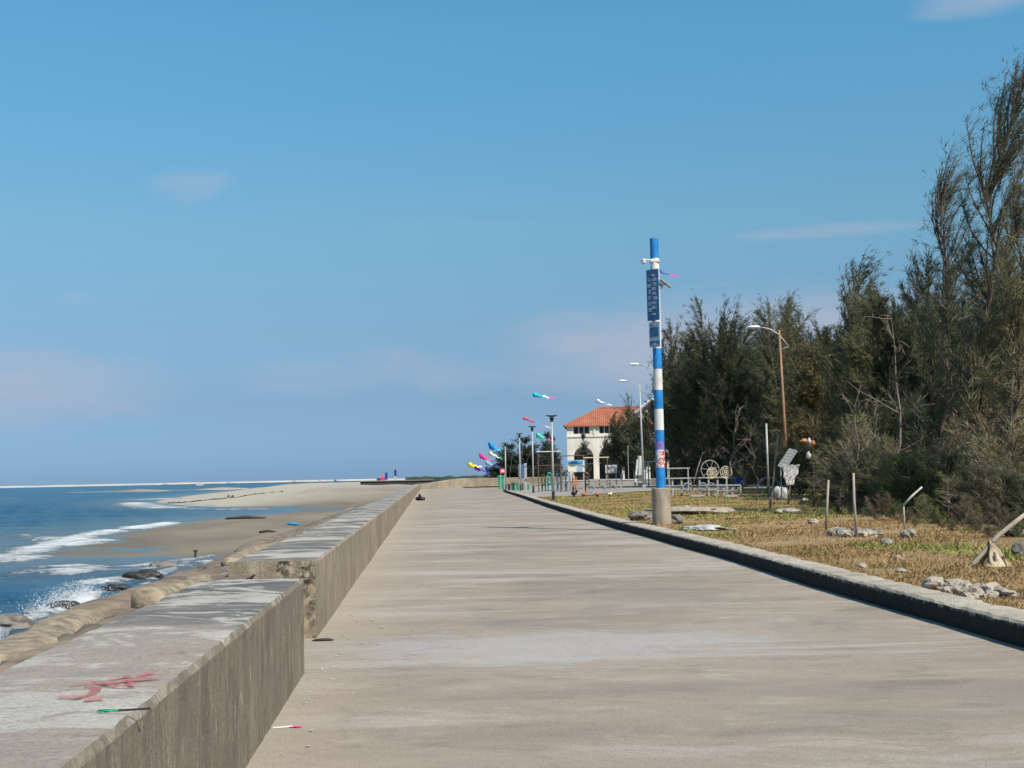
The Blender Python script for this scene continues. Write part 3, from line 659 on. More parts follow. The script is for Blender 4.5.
# ------------------------------------------------------------------ beach and sea
def wpoly(pts, z=SEA): return np.array([[q.x, q.y] for q in (at(x, y, z) for x, y in pts)])
def sdist(P, poly, closed=True):
    """signed distance, positive inside"""
    n = len(poly); d = np.full(len(P), 1e9); ins = np.zeros(len(P), bool)
    for i in range(n if closed else n - 1):
        a = poly[i]; b = poly[(i + 1) % n]; ab = b - a
        t = np.clip(((P - a) @ ab) / (ab @ ab + 1e-12), 0, 1); d = np.minimum(d, np.hypot(*(P - (a + t[:, None] * ab)).T))
        if closed:
            c = ((a[1] > P[:, 1]) != (b[1] > P[:, 1])); 
            with np.errstate(divide='ignore', invalid='ignore'):
                xi = (b[0] - a[0]) * (P[:, 1] - a[1]) / (b[1] - a[1]) + a[0]
            ins ^= c & (P[:, 0] < xi)
    return np.where(ins, d, -d) if closed else d
main = wpoly([(225, 555), (192, 557), (140, 557.5), (94, 557), (50, 555), (62, 551), (100, 541), (127, 533), (164, 527), (199, 521), (234, 517), (280, 514), (302, 511.5), (305, 509), (290, 507.5), (250, 507.5), (210, 507), (183, 505.5), (150, 503.5), (162, 499.8), (195, 495), (234, 491), (262, 489.3), (290, 488.2)])
main = np.vstack([main, [[wall_x(600) - 0.8, 600]], [[wall_x(600) + 30, 600]], [[wall_x(60) + 3, 60]]])
bars = [wpoly([(108, 491.5), (125, 490.2), (150, 490), (172, 490.2), (160, 491.6), (130, 492)]), wpoly([(193, 489.6), (215, 488.4), (245, 488), (250, 488.7), (225, 490)])]
ridge = wpoly([(166, 500), (200, 495), (240, 490.8), (270, 488.3), (300, 486.6), (330, 485.3)], -0.7)
dryl = wpoly([(164, 500), (200, 494.5), (240, 489.7), (280, 486.5), (320, 484.2)], -0.7)
def beach_h(P):
    s = sdist(P, main)
    nz = 0.10 * np.sin(P[:, 0] * 0.9 + P[:, 1] * .13) * np.sin(P[:, 1] * 0.21 + 2) + 0.12 * np.sin(P[:, 0] * 0.11 + 1) * np.sin(P[:, 1] * 0.05) + 0.06 * np.sin(P[:, 0] * 0.31 + P[:, 1] * 0.17)
    h = np.where(s > 0, np.minimum(0.5, 0.017 * s) + nz * np.clip(s / 8, 0, 1), s * 0.06)
    # the far beach rises to a dry white bank
    far = sstep(230, 400, P[:, 1]) * np.clip(s / 18, 0, 1)
    h = h + far * 1.0
    rd = sdist(P, ridge, closed=False); h = h + sstep(2, 24, s) * 0.6 * np.exp(-(rd / (5 + 0.07 * P[:, 1])) ** 2)
    jd = sdist(P, np.array([[wall_x(228) - 12.5, 228.0], [wall_x(228) - 2.5, 228.0]]), closed=False); h = h + 1.65 * np.exp(-(jd / 8.0) ** 2)
    for b in bars:
        sb = sdist(P, b); h = np.maximum(h, np.where(sb > 0, np.minimum(0.9, 0.06 * sb), sb * 0.05))
    return SEA + np.maximum(h, -2.5)
rows = np.geomspace(40, 700, 230); uu = np.linspace(-0.46, 0.02, 190)
P = np.array([(u * y, y) for y in rows for u in uu]); lim = np.array([wall_x(q[1]) - 0.5 for q in P]); P[:, 0] = np.minimum(P[:, 0], lim)
Z = beach_h(P)
k = len(uu); Fc = np.array([(i * k + j, i * k + j + 1, (i + 1) * k + j + 1, (i + 1) * k + j) for i in range(len(rows) - 1) for j in range(k - 1)])
keep = np.ptp(P[:, 0][Fc], axis=1) > 1e-4
setting(np_object('beach', np.column_stack([P, Z]), Fc[keep], 'sand', smooth=True, attrs={'dry': np.clip(1.5 * np.exp(-(sdist(P, dryl, closed=False) / (0.12 * P[:, 1])) ** 2) - .35, 0, .9) * (P[:, 1] > 150)}))

foam_lines = [  # (points, radius m, strength)
    ([(-40, 562), (0, 556), (25, 553), (45, 547), (75, 539), (100, 533), (112, 531)], 1.7, .85),
    ([(-10, 559), (20, 560), (38, 557)], 1.4, .8), ([(70, 545), (88, 543), (100, 541)], 1.8, .9),
    ([(20, 537), (40, 538), (55, 539)], 1.5, 0.6), ([(135, 529), (150, 526), (166, 524)], 2.2, .9),
    ([(50, 567), (70, 566), (88, 568), (95, 573)], 1.3, 0.8), ([(62, 572), (78, 574)], 1.2, 0.9), ([(15, 575), (42, 574)], 0.8, 0.6),
    ([(105, 567), (140, 565), (185, 561)], 1.0, 0.62), ([(110, 572), (150, 570), (178, 566)], 1.0, 0.6), ([(95, 582), (120, 579), (140, 576)], 1.3, 0.7),
    ([(125, 586), (145, 582), (165, 574), (180, 567), (195, 561), (212, 558)], .45, 0.55), ([(205, 562), (215, 564)], .6, .8),
    ([(-20, 640), (15, 626), (35, 620), (55, 613), (75, 605), (92, 597)], 0.45, .8), ([(30, 616), (60, 606), (85, 595)], 0.4, 0.5),
    ([(60, 598), (75, 595), (85, 592)], 0.5, 0.4),
    ([(130, 499.5), (150, 499.5), (170, 498.5)], 5, 0.6), ([(132, 503), (150, 506.5), (172, 508)], 4.5, 0.7), ([(172, 508.6), (205, 509.5), (240, 510), (262, 509.5)], 2.2, 0.5),
    ([(75, 492.6), (92, 492.3), (108, 491.8)], 14, 0.7), ([(72, 490.6), (84, 490.6)], 10, 0.6), ([(125, 488.8), (150, 488.3)], 16, 0.4), ([(5, 499), (18, 498.8)], 5, 0.45), ([(30, 493.4), (46, 493)], 8, 0.4)]
rows = np.concatenate([np.linspace(-25, 7, 12), np.geomspace(8, 400, 420), np.geomspace(410, 12000, 90)])
uu = np.linspace(-1.0, 1.0, 200)
def sea_x(y, u):
    half = 30 + abs(y) * 0.75
    x0 = -30 - abs(y) * 0.72; x1 = min(wall_x(min(max(y, 0), 190)) - 1.0, 0) if y < 700 else 60 + y * 0.06
    return x0 + (x1 - x0) * (u + 1) / 2
P = np.array([(sea_x(y, u), y) for y in rows for u in uu])
fo = np.zeros(len(P)); crest = np.zeros(len(P))
for pts, r, s in foam_lines:
    d = sdist(P, wpoly(pts), closed=False)
    fo = np.maximum(fo, s * np.clip(1.25 - d / r, 0, 1)); crest = np.maximum(crest, (0.30 if r < 5 and s > 0.9 else 0.1) * np.exp(-(d / (0.55 * r)) ** 2))
fade = 1 - sstep(120, 400, P[:, 1])
sw_ = (0.09 * np.sin(P[:, 1] * 0.85 + P[:, 0] * 0.35 + 1.5 * np.sin(P[:, 0] * 0.13)) + 0.05 * np.sin(P[:, 0] * 1.1 - P[:, 1] * 1.7) + 0.05 * np.sin(P[:, 1] * 2.3 + P[:, 0] * 0.6)) * fade
bh = beach_h(P) - SEA
shoal = np.clip(1 + bh / 1.0, 0, 1) * (bh < 0.2) * (P[:, 1] < 700)
zz = SEA + sw_ * (1 - 0.7 * shoal) + crest
k = len(uu); Fc = np.array([(i * k + j, i * k + j + 1, (i + 1) * k + j + 1, (i + 1) * k + j) for i in range(len(rows) - 1) for j in range(k - 1)])
setting(np_object('sea_water', np.column_stack([P, zz]), Fc, 'sea', smooth=True, attrs={'foam': fo, 'shoal': shoal * 0.75}))

# spray thrown up by the wave at the foot of the slope
rs = np.random.default_rng(3); n = 7000
line = [at(x, y, SEA) for x, y in [(20, 623), (40, 618), (60, 610), (80, 602), (97, 596)]]
ts = rs.random(n) ** 0.75 * (len(line) - 1.001); Q = np.array([line[int(t)].lerp(line[int(t) + 1], t % 1) for t in ts])
up = rs.exponential(0.16, n) * (0.3 + 1.6 * np.clip(ts / 3.2, 0, 1)); up = np.minimum(up, 0.5)
Q = Q + np.column_stack([rs.normal(0, 0.3, n) - up * 0.3, rs.normal(0, 0.4, n), up * np.abs(np.sin(ts * 9 + rs.normal(0, .25, n)))])
sz = rs.uniform(0.004, 0.013, n) * (1.2 - up * 0.6)
oct_v = np.array([(1, 0, 0), (-1, 0, 0), (0, 1, 0), (0, -1, 0), (0, 0, 1), (0, 0, -1)], float); oct_f = np.array([(0, 2, 4), (2, 1, 4), (1, 3, 4), (3, 0, 4), (2, 0, 5), (1, 2, 5), (3, 1, 5), (0, 3, 5)])
V = (Q[:, None, :] + oct_v[None] * sz[:, None, None]).reshape(-1, 3); Fc = (oct_f[None] + (np.arange(n) * 6)[:, None, None]).reshape(-1, 3)
sp = np_object('spray', V, Fc, 'foam'); setting(sp, 'stuff'); sp['label'] = 'white spray thrown up where the wave hits the slope'; sp['category'] = 'spray'

# far pale sand spit along the horizon, low far bank
mb = MB(); rs = random.Random(2)
pts = [(x, 3600 + 0.25 * x + rs.uniform(-40, 40), SEA) for x in np.linspace(-3200, -200, 60)]
mb.sweep(pts, [(60, -0.5), (40, 3.2), (0, 4.4), (-40, 3.4), (-80, -0.5)], 0.25, 5, jz=0.35)
setting(mb.build('sand_spit', 'spit'))
mb = MB().sweep([(x, 2300, SEA) for x in np.linspace(-620, -250, 30)], [(20, -0.5), (12, .8), (-12, .8), (-30, -0.5)], 0.3, 6, jz=0.2)
setting(mb.build('far_bank', 'hedge'))
# scarp shadow modelled as a dark strip along the lip of the bank
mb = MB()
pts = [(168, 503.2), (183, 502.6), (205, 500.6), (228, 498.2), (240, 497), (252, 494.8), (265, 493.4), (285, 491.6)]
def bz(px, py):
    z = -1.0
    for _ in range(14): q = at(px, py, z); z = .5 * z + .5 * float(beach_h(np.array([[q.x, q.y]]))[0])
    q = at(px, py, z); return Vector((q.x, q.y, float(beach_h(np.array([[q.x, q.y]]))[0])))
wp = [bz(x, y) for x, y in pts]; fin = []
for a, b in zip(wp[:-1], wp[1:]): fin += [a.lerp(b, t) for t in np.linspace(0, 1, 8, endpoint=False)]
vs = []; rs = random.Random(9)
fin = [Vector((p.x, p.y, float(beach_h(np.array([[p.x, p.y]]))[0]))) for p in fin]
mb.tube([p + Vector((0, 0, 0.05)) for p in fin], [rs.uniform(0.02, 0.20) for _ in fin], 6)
t_ = mb.build('scarp_shade', 'wood_and_shade'); tag(t_, 'dark strip modelled as the scarp shadow along the lip of the far sand bank', 'wood_and_shade'); setting(t_, 'stuff')

# ------------------------------------------------------------------ vegetation generators
def tri_blades(rng, P, D, L, W, droop=0.0):
    n = len(P); D = D / (np.linalg.norm(D, axis=1, keepdims=True) + 1e-9)
    rnd = rng.normal(size=(n, 3)); sd = np.cross(D, rnd); sd /= (np.linalg.norm(sd, axis=1, keepdims=True) + 1e-9)
    tip = P + D * L[:, None]; tip[:, 2] -= droop * L
    V = np.empty((n, 3, 3)); V[:, 0] = P - sd * W[:, None] / 2; V[:, 1] = P + sd * W[:, None] / 2; V[:, 2] = tip
    return V.reshape(-1, 3), np.arange(n * 3).reshape(-1, 3)

def conifer(seed, h, spread, nb, tuft=9, bare=0.15, lean=0.0, wind=0.35, step=0.24, blade=(0.22, 0.5), wid=0.028, r0=None, stems=1, cone=0.8, sparse=1.0, multi=0.0):
    """feathery needle tree: returns wood MB and blade arrays"""
    rng = np.random.default_rng(seed); wood = MB(); BP = []; BD = []
    r0 = r0 or 0.010 * h + 0.02
    for s_ in range(stems):
        a = rng.uniform(0, 6.28); off = np.array([math.cos(a), math.sin(a), 0]) * (multi if stems > 1 else 0)
        hs = h * (1 if s_ == 0 else rng.uniform(0.6, 0.92)); k = 9
        tp = [off * (0.2 + 2.2 * (i / (k - 1))) + np.array([lean * hs * (i / (k - 1)) ** 1.5 + rng.normal(0, 0.012 * hs) * (i > 0), rng.normal(0, 0.012 * hs) * (i > 0), hs * i / (k - 1) - (0.1 if i == 0 else 0)]) for i in range(k)]
        tp = np.array(tp); wood.tube(tp, [max(0.008, r0 * (1 - i / (k - 1)) ** 0.85) for i in range(k)], 7)
        def tr(t): i = min(int(t * (k - 1)), k - 2); f = t * (k - 1) - i; return tp[i] * (1 - f) + tp[i + 1] * f
        for b in range(nb // stems):
            t = bare + (0.985 - bare) * rng.random() ** 0.85; base = tr(t); az = rng.uniform(0, 6.28)
            el = lerp(R(14), R(70), t ** .8) + rng.normal(0, 0.22)
            L = spread * ((1 - t) ** cone) * rng.uniform(0.4, 1.2) + 0.055 * h * rng.uniform(0.5, 1.9) * (1.35 if t > .72 else 1.0)
            d = np.array([math.cos(az) * math.cos(el), math.sin(az) * math.cos(el), math.sin(el)]); p = base.copy(); pts = [p.copy()]
            for q in range(5):
                d = d + np.array([wind * (0.16 + 0.3 * max(0, t - .6)), 0, 0.12]) + rng.normal(0, 0.07, 3); d /= np.linalg.norm(d); p = p + d * L / 5; pts.append(p.copy())
            pts = np.array(pts); rb = max(0.010, min(0.05, 0.014 * L + 0.004))
            wood.tube(pts, [rb * (1 - 0.75 * i / 5) for i in range(6)], 4, cap=False)
            segs = [(pts, 0.28)]
            for q in range(int(2 + L * 1.6)):
                f = rng.uniform(0.25, 0.95); i = min(int(f * 5), 4); o = pts[i] * (1 - (f * 5 - i)) + pts[i + 1] * (f * 5 - i)
                dd = (pts[i + 1] - pts[i]); dd /= np.linalg.norm(dd); dd = dd + rng.normal(0, 0.55, 3) + np.array([wind * 0.3, 0, 0.25]); dd /= np.linalg.norm(dd)
                l2 = L * rng.uniform(0.18, 0.42); e2 = o + dd * l2; m2 = (o + e2) / 2 + np.array([0, 0, -0.04 * l2])
                segs.append((np.array([o, m2, e2]), 0.1)); wood.tube([o, m2, e2], [0.008, 0.006, 0.004], 3, cap=False)
            for sp_, f0 in segs:
                ln = np.linalg.norm(np.diff(sp_, axis=0), axis=1).sum(); nt_ = max(2, int(ln / step * sparse))
                for f in np.linspace(f0, 1, nt_):
                    if rng.random() > 0.9: continue
                    x = f * (len(sp_) - 1); i = min(int(x), len(sp_) - 2); o = sp_[i] * (1 - (x - i)) + sp_[i + 1] * (x - i)
                    dd = sp_[i + 1] - sp_[i]; dd /= np.linalg.norm(dd)
                    tz = o[2] / h; nn = max(3, int(rng.integers(int(tuft * 0.6), int(tuft * 1.4) + 1) * (1.0 - 0.5 * max(0, tz - .55) / .45)))
                    BP.append(o + rng.normal(0, 0.05, (nn, 3))); BD.append(dd * 0.95 + np.array([wind * 1.0, 0, 0.05]) + rng.normal(0, 0.4, (nn, 3)))
    BP = np.vstack(BP); BD = np.vstack(BD); n = len(BP)
    V, Fc = tri_blades(rng, BP, BD, rng.uniform(blade[0], blade[1], n), rng.uniform(0.7, 1.3, n) * wid, 0.12)
    return wood, V, Fc

GROVE = 'casuarina trees of the grove on the right'
def proto(name, label, cat, group, args, barkm='bark', leafm='leaf', smooth=True):
    w, V, Fc = conifer(**args)
    root = thing(name, label, cat, (0, -500, 0), group=group)
    w.build('trunk', barkm, root, smooth=True); np_object('crown', V, Fc, leafm, root)
    return root
protos = [
    proto('casuarina_tree', '', 'tree', GROVE, dict(seed=1, h=10, blade=(0.18, 0.42), step=0.22, wid=0.032, spread=2.9, nb=150, tuft=11, stems=3, multi=0.45, cone=.6, wind=.5)),
    proto('casuarina_tree', '', 'tree', GROVE, dict(seed=2, h=10, blade=(0.18, 0.42), step=0.22, wid=0.032, spread=2.6, nb=130, tuft=11, lean=0.05, stems=2, multi=0.5, cone=.6, wind=.5)),
    proto('casuarina_tree', '', 'tree', GROVE, dict(seed=3, h=10, blade=(0.18, 0.42), step=0.22, wid=0.032, spread=2.9, nb=160, tuft=11, stems=4, multi=0.45, cone=.65, wind=.5)),
    proto('casuarina_tree', '', 'tree', GROVE, dict(seed=4, h=10, blade=(0.18, 0.42), step=0.22, wid=0.032, spread=2.4, nb=115, tuft=10, lean=0.06, cone=0.5, stems=2, multi=.4, wind=.6)),
    proto('casuarina_tree', '', 'tree', GROVE, dict(seed=5, h=10, blade=(0.18, 0.42), step=0.22, wid=0.032, spread=2.7, nb=130, tuft=11, bare=0.08, stems=3, multi=.5, wind=.5), leafm='leaf_dry'),
]
used = set()
def place(i, loc, h, rz, label, wide=1.0, plist=protos, base_h=10.0, group=None):
    s = h / base_h; sc = (s * wide, s * wide, s)
    if (id(plist), i) not in used:
        used.add((id(plist), i)); r = plist[i]; r.location = loc; r.rotation_euler = (0, 0, rz); r.scale = sc; r['label'] = label
        if group: r['group'] = group
        return r
    return dup(plist[i], loc, rz, label, sc, group)

# (column, distance, row of the top, prototype, label)
front = [
    (676, 104, 352, 0, 'leftmost casuarina of the grove, right beside the striped pole'),
    (694, 100, 338, 1, 'casuarina second from the left end of the grove'),
    (716, 96, 318, 2, 'broad casuarina left of the pink cloud, above the wagon wheels'),
    (742, 92, 320, 0, 'casuarina whose tip stands left of the long-armed street lamp head'),
    (764, 88, 312, 3, 'slim casuarina rising behind the head of the rusty street lamp'),
    (790, 84, 322, 1, 'casuarina directly behind the rusty lamp post'),
    (815, 78, 314, 4, 'wide casuarina just right of the rusty lamp post'),
    (838, 72, 282, 3, 'tallest casuarina of the middle grove, pointed top right of the lamp'),
    (862, 68, 297, 0, 'casuarina with windblown tips right of the pointed middle one'),
    (888, 62, 300, 4, 'olive casuarina left of the tall right-hand group'),
    (908, 58, 280, 1, 'dense green casuarina at the foot of the tall right-hand group'),
    (934, 56, 285, 2, 'green casuarina behind the lowest left boughs of the tall one'),
]
for i, (px, d, top, pi, lab) in enumerate(front):
    b = gd(px, d); place(pi, b, (col(px, d, top) - b.z) * 1.02, i * 1.7, lab, 1.05 if pi != 3 else 1.0)
rear = [(684, 122, 372), (705, 120, 345), (730, 116, 335), (754, 112, 330), (778, 106, 328), (802, 100, 330), (828, 94, 318), (850, 88, 310), (876, 84, 305), (900, 78, 312), (926, 74, 312), (955, 70, 305), (985, 66, 295), (1015, 62, 290), (1050, 58, 280),
        (700, 140, 370), (740, 136, 350), (790, 126, 345), (840, 112, 335), (890, 100, 325), (940, 90, 325), (1000, 80, 310)]
for i, (px, d, top) in enumerate(rear):
    b = gd(px, d); place([0, 2, 1, 2, 0][i % 5], b, (col(px, d, top) - b.z), 0.9 + i * 2.3, 'dark casuarina deep in the grove behind the front row of trees', 1.25, group='casuarinas deep inside the grove')
# tall group on the right
big = [
    (dict(seed=21, h=10, spread=2.3, nb=88, tuft=13, bare=0.18, lean=0.13, wid=0.020, blade=(0.18, 0.40), cone=0.5, step=0.2, sparse=.75, wind=.4, r0=.11), 974, 37.5, 96, 'bark', 'leaf', 'tallest casuarina at the right picture edge, leaning right with a reddish trunk'),
    (dict(seed=22, h=10, spread=2.1, nb=62, tuft=10, bare=0.2, lean=0.02, wid=0.020, blade=(0.18, 0.40), cone=0.5, step=0.22, sparse=.6, wind=.45, r0=.08), 950, 41, 192, 'bark', 'leaf', 'tall slender casuarina left of the tallest one, boughs reaching out over the sky'),
    (dict(seed=23, h=10, spread=2.0, nb=90, tuft=11, bare=0.1, lean=0.03, r0=.09, sparse=.8, wid=0.022, blade=(0.18, 0.42), cone=0.6, step=0.2), 1020, 35, 195, 'bark', 'leaf_dry', 'brownish casuarina cut by the right picture edge'),
    (dict(seed=24, h=10, spread=2.4, nb=95, tuft=11, bare=0.1, lean=0.05, r0=.09, sparse=.8, wid=0.022, blade=(0.18, 0.42), cone=0.7, step=0.2), 994, 44, 255, 'redbark', 'leaf', 'casuarina standing between the two tall ones, deeper in'),
]
for kw, px, d, top, bk, lf, lab in big:
    b = gd(px, d); h = col(px, d, top) - b.z; kw['h'] = h; kw['spread'] *= h / 10
    r = proto('casuarina_tree', lab, 'tree', GROVE, kw, bk, lf); r.location = b

# shrubs
sh_protos = [
    proto('shrub', '', 'shrub', 'feathery shrubs under the grove', dict(seed=31, h=3, spread=1.5, nb=60, tuft=10, bare=0.04, stems=4, multi=0.3, step=0.16, blade=(0.15, 0.36), wid=0.02, r0=0.03, wind=0.15), 'deadwood', 'leaf_dry'),
    proto('shrub', '', 'shrub', 'feathery shrubs under the grove', dict(seed=32, h=3, spread=1.8, nb=66, tuft=9, bare=0.03, stems=5, multi=0.35, step=0.17, blade=(0.15, 0.36), wid=0.02, r0=0.03, wind=0.1), 'deadwood', 'leaf_brown'),
    proto('shrub', '', 'shrub', 'feathery shrubs under the grove', dict(seed=34, h=3, spread=1.3, nb=50, tuft=8, bare=0.03, stems=4, multi=0.3, step=0.18, blade=(0.12, 0.3), wid=0.04, r0=0.03, wind=0.1), 'deadwood', 'leaf_green'),
    proto('shrub', '', 'shrub', 'feathery shrubs under the grove', dict(seed=33, h=3, spread=1.6, nb=60, tuft=11, bare=0.03, stems=4, multi=0.3, step=0.16, blade=(0.15, 0.36), wid=0.022, r0=0.03, wind=0.1), 'deadwood', 'leaf'),
]
for i, (px, d, top, pi, lab) in enumerate([
        (822, 61, 425, 0, 'olive feathery shrub under the orange and white bundle'),
        (846, 52, 420, 0, 'tall olive shrub behind the two upright sticks'),
        (872, 50, 430, 1, 'brownish shrub right of the two upright sticks'),
        (905, 44, 440, 0, 'olive shrub behind the broken leaning stick'),
        (930, 46, 400, 3, 'dark green shrub left of the big leaning trunk'),
        (948, 43, 455, 1, 'brown twiggy shrub at the foot of the big trunk'),
        (985, 40, 420, 1, 'brown shrub right of the big trunk'),
        (1016, 31, 462, 2, 'fresh green shrub at the right picture edge'),
        (890, 56, 395, 3, 'dark shrub in the shade below the olive casuarina'),
        (862, 60, 400, 1, 'brown shrub in the shade below the windblown casuarina'),
        (800, 66, 440, 3, 'dark shrub beside the rusty lamp post foot'),
        (775, 80, 446, 1, 'brown shrub behind the small solar post'),
        (745, 86, 450, 3, 'dark shrub behind the wagon wheels'),
        (715, 92, 452, 3, 'dark shrub left of the wagon wheels'),
        (690, 97, 455, 3, 'dark shrub behind the leaning thin stick'),
        (1032, 40, 380, 1, 'tall brown shrub half outside the right picture edge')]):
    b = gd(px, d); place(pi, b, col(px, d, top) - b.z, i * 1.3, lab, 1.25, sh_protos, 3.0)

rg = np.random.default_rng(77); n = 45000
yv = rg.uniform(62, 165, n); pxv = rg.uniform(668, 1120, n)
ylim = np.interp(pxv, [668, 720, 800, 900, 1000, 1120], [112, 104, 90, 72, 56, 50]); yv = ylim + (yv - 62) * .55
xv = (pxv - 512) / F_PX * yv; hv = rg.random(n) ** 1.4 * (2.6 + 1.6 * np.sin(xv * .9) * np.sin(yv * .31) + 1.2 * np.sin(xv * 2.3 + 1))
P = np.column_stack([xv, yv, G(xv, yv) + np.maximum(hv, 0)]); D = rg.normal(0, .7, (n, 3)) + np.array([.2, 0, .5])
V, Fc = tri_blades(rg, P, D, rg.uniform(.4, 1.0, n), rg.uniform(.06, .16, n), .1)
o = np_object('undergrowth', V, Fc, 'leaf'); setting(o, 'stuff'); o['label'] = 'dark tangled undergrowth filling the ground between the casuarinas'; o['category'] = 'undergrowth'

for i in range(34):
    px = 832 + (i * 37 % 34) * 6.6; d = float(np.interp(px, [800, 850, 900, 950, 1000, 1050], [60, 47, 40, 35.5, 31, 28.5])) + (i % 3) * 1.6
    b = gd(px, d); place([3, 0, 1, 3, 0, 3, 2][i % 7], b, 0.7 + 1.3 * ((i * 7) % 5) / 4, i * 0.9, 'low shrub in the continuous thicket at the foot of the grove', 1.6, sh_protos, 3.0, group='thicket at the foot of the grove')
for i in range(24):
    px = 800 + (i * 7 % 24) * 9.4; d = float(np.interp(px, [800, 850, 900, 950, 1000, 1050], [50, 37, 31, 27, 24, 21])) + (i % 4) * 1.1
    b = gd(px, d); place([1, 0, 2, 1, 0][i % 5], b, 0.24 + 0.4 * ((i * 5) % 4) / 3, i * 1.1, 'small dry bush spilling from the thicket on to the grass', 1.3, sh_protos, 3.0, group='small dry bushes in the grass')
def bare_tree(seed, h, label, cat='dead sapling', name='dead_sapling', mat='deadwood', r0=0.03, nb=14, spread=0.45, loc=(0, 0, 0), lean=0.1, group='bare dead saplings'):
    rng = np.random.default_rng(seed); mb = MB(); k = 7
    tp = np.array([(lean * h * (i / 6) + rng.normal(0, 0.02 * h) * (i > 0), rng.normal(0, 0.02 * h) * (i > 0), h * i / 6 - (0.08 if i == 0 else 0)) for i in range(k)])
    mb.tube(tp, [r0 * (1 - 0.85 * i / 6) for i in range(k)], 6)
    for b in range(nb):
        t = rng.uniform(0.25, 1.0); i = min(int(t * 6), 5); o = tp[i] + (tp[i + 1] - tp[i]) * (t * 6 - i); az = rng.uniform(0, 6.28); el = rng.uniform(0.2, 1.1)
        L = spread * h * rng.uniform(0.4, 1.0) * (1.15 - t * 0.6); d = np.array([math.cos(az) * math.cos(el), math.sin(az) * math.cos(el), math.sin(el)]); pts = [o]
        for q in range(4): d = d + rng.normal(0, 0.16, 3); d /= np.linalg.norm(d); pts.append(pts[-1] + d * L / 4)
        rb = r0 * 0.4; mb.tube(pts, [rb, rb * .8, rb * .6, rb * .45, rb * .3], 4)
        for q in range(3):
            d2 = d + rng.normal(0, 0.5, 3); d2 /= np.linalg.norm(d2); a = pts[rng.integers(1, 4)]; mb.tube([a, a + d2 * L * .2, a + d2 * L * .38 + rng.normal(0, .03, 3)], [rb * .5, rb * .4, rb * .2], 3)
    root = mb.build(name, mat, smooth=True, loc=loc); return tag(root, label, cat, group)
for i, (px, d, top, r0, lab) in enumerate([
        (730, 82, 412, 0.06, 'pale bare sapling with a fan of twigs above the wagon wheels'),
        (757, 78, 424, 0.04, 'crooked bare branch left of the small solar post'),
        (858, 46, 385, 0.045, 'thin bare sapling above the twin upright sticks'),
        (898, 45, 318, 0.06, 'tall bare grey sapling in front of the olive casuarina'),
        (925, 41, 470, 0.03, 'spidery bare bush beside the broken leaning stick'),
        (960, 39, 425, 0.04, 'bare twigs in front of the big trunk'),
        (1008, 35, 375, 0.05, 'bare pale sapling near the right picture edge'),
        (878, 48, 400, 0.035, 'slender bare sapling behind the grey sacks'),
        (842, 48, 440, 0.03, 'small bare sapling right of the crumpled white sheet'),
        (978, 36, 440, 0.04, 'bare crooked branch right of the big trunk'),
        (812, 50, 462, 0.02, 'thin bare twig in the grass left of the twin upright sticks'),
        (838, 43, 490, 0.02, 'low bare twig between the twin upright sticks'),
        (868, 38, 495, 0.02, 'low bare twig right of the twin upright sticks'),
        (945, 31, 478, 0.02, 'thin bare twig in the grass before the big trunk')]):
    b = gd(px, d); bare_tree(60 + i, col(px, d, top) - b.z, lab, r0=r0, loc=b, lean=[0.1, -0.08, 0.02, 0.0, 0.15, 0.2, 0.05, 0.0, 0.1, -0.1, .05, .1, -.1, .1][i])
# trees far behind the end of the road
far_protos = [proto('evergreen_tree', '', 'tree', 'distant evergreens behind the exercise area', dict(seed=41, h=8, spread=2.6, nb=130, stems=3, multi=.5, tuft=11, bare=0.05, blade=(0.3, 0.7), wid=0.06, step=0.35, wind=0.1), leafm='leaf_far'),
              proto('evergreen_tree', '', 'tree', 'distant evergreens behind the exercise area', dict(seed=42, h=8, spread=2.0, nb=110, stems=2, multi=.3, tuft=11, bare=0.05, blade=(0.3, 0.7), wid=0.06, step=0.35, wind=0.1), leafm='leaf_far')]
for i, (px, d, top, pi, w, lab) in enumerate([
        (497, 205, 462, 0, 1.3, 'low distant evergreen at the left end of the row, behind the kites'),
        (508, 200, 450, 0, 1.2, 'round distant evergreen behind the second smallest lamp post'),
        (516, 205, 447, 1, 1.3, 'distant evergreen between the two farthest lamp posts'),
        (525, 198, 441, 1, 1.4, 'tallest distant evergreen left of the pull-up frame'),
        (545, 200, 436, 1, 0.9, 'slim distant evergreen with a pointed top behind the pull-up frame'),
        (556, 205, 440, 1, 0.9, 'slim distant evergreen just left of the house'),
        (536, 210, 455, 0, 1.3, 'low distant evergreen behind the brown post of the pull-up frame'),
        (550, 212, 456, 0, 1.4, 'low distant evergreen between the slim pointed ones')]):
    b = gd(px, d); place(pi, b, col(px, d, top) - b.z, i * 2.1, lab, w * (1.75 if px < 530 else 1.25), far_protos, 8.0)
for i, (px, d, top, w, lab) in enumerate([
        (622, 140, 418, 1.3, 'dark bushy evergreen covering the right side of the house'),
        (640, 136, 400, 1.2, 'dark evergreen behind the white street lamp'),
        (655, 130, 408, 1.3, 'dark evergreen just left of the striped pole'),
        (610, 144, 440, 1.1, 'smallest dark evergreen in front of the second arch')]):
    b = gd(px, d); dup(protos[[0, 2, 1, 0][i]], b, i * 1.9, lab, tuple(x * (col(px, d, top) - b.z) / 10 for x in (w, w, 1)), 'evergreens in front of the house')
b = gd(582, 148); dup(far_protos[1], b, 1, 'small pointed evergreen in front of the first arch', tuple(x * (col(582, 148, 437) - b.z) / 8 for x in (.7, .7, 1)), 'evergreens in front of the house')

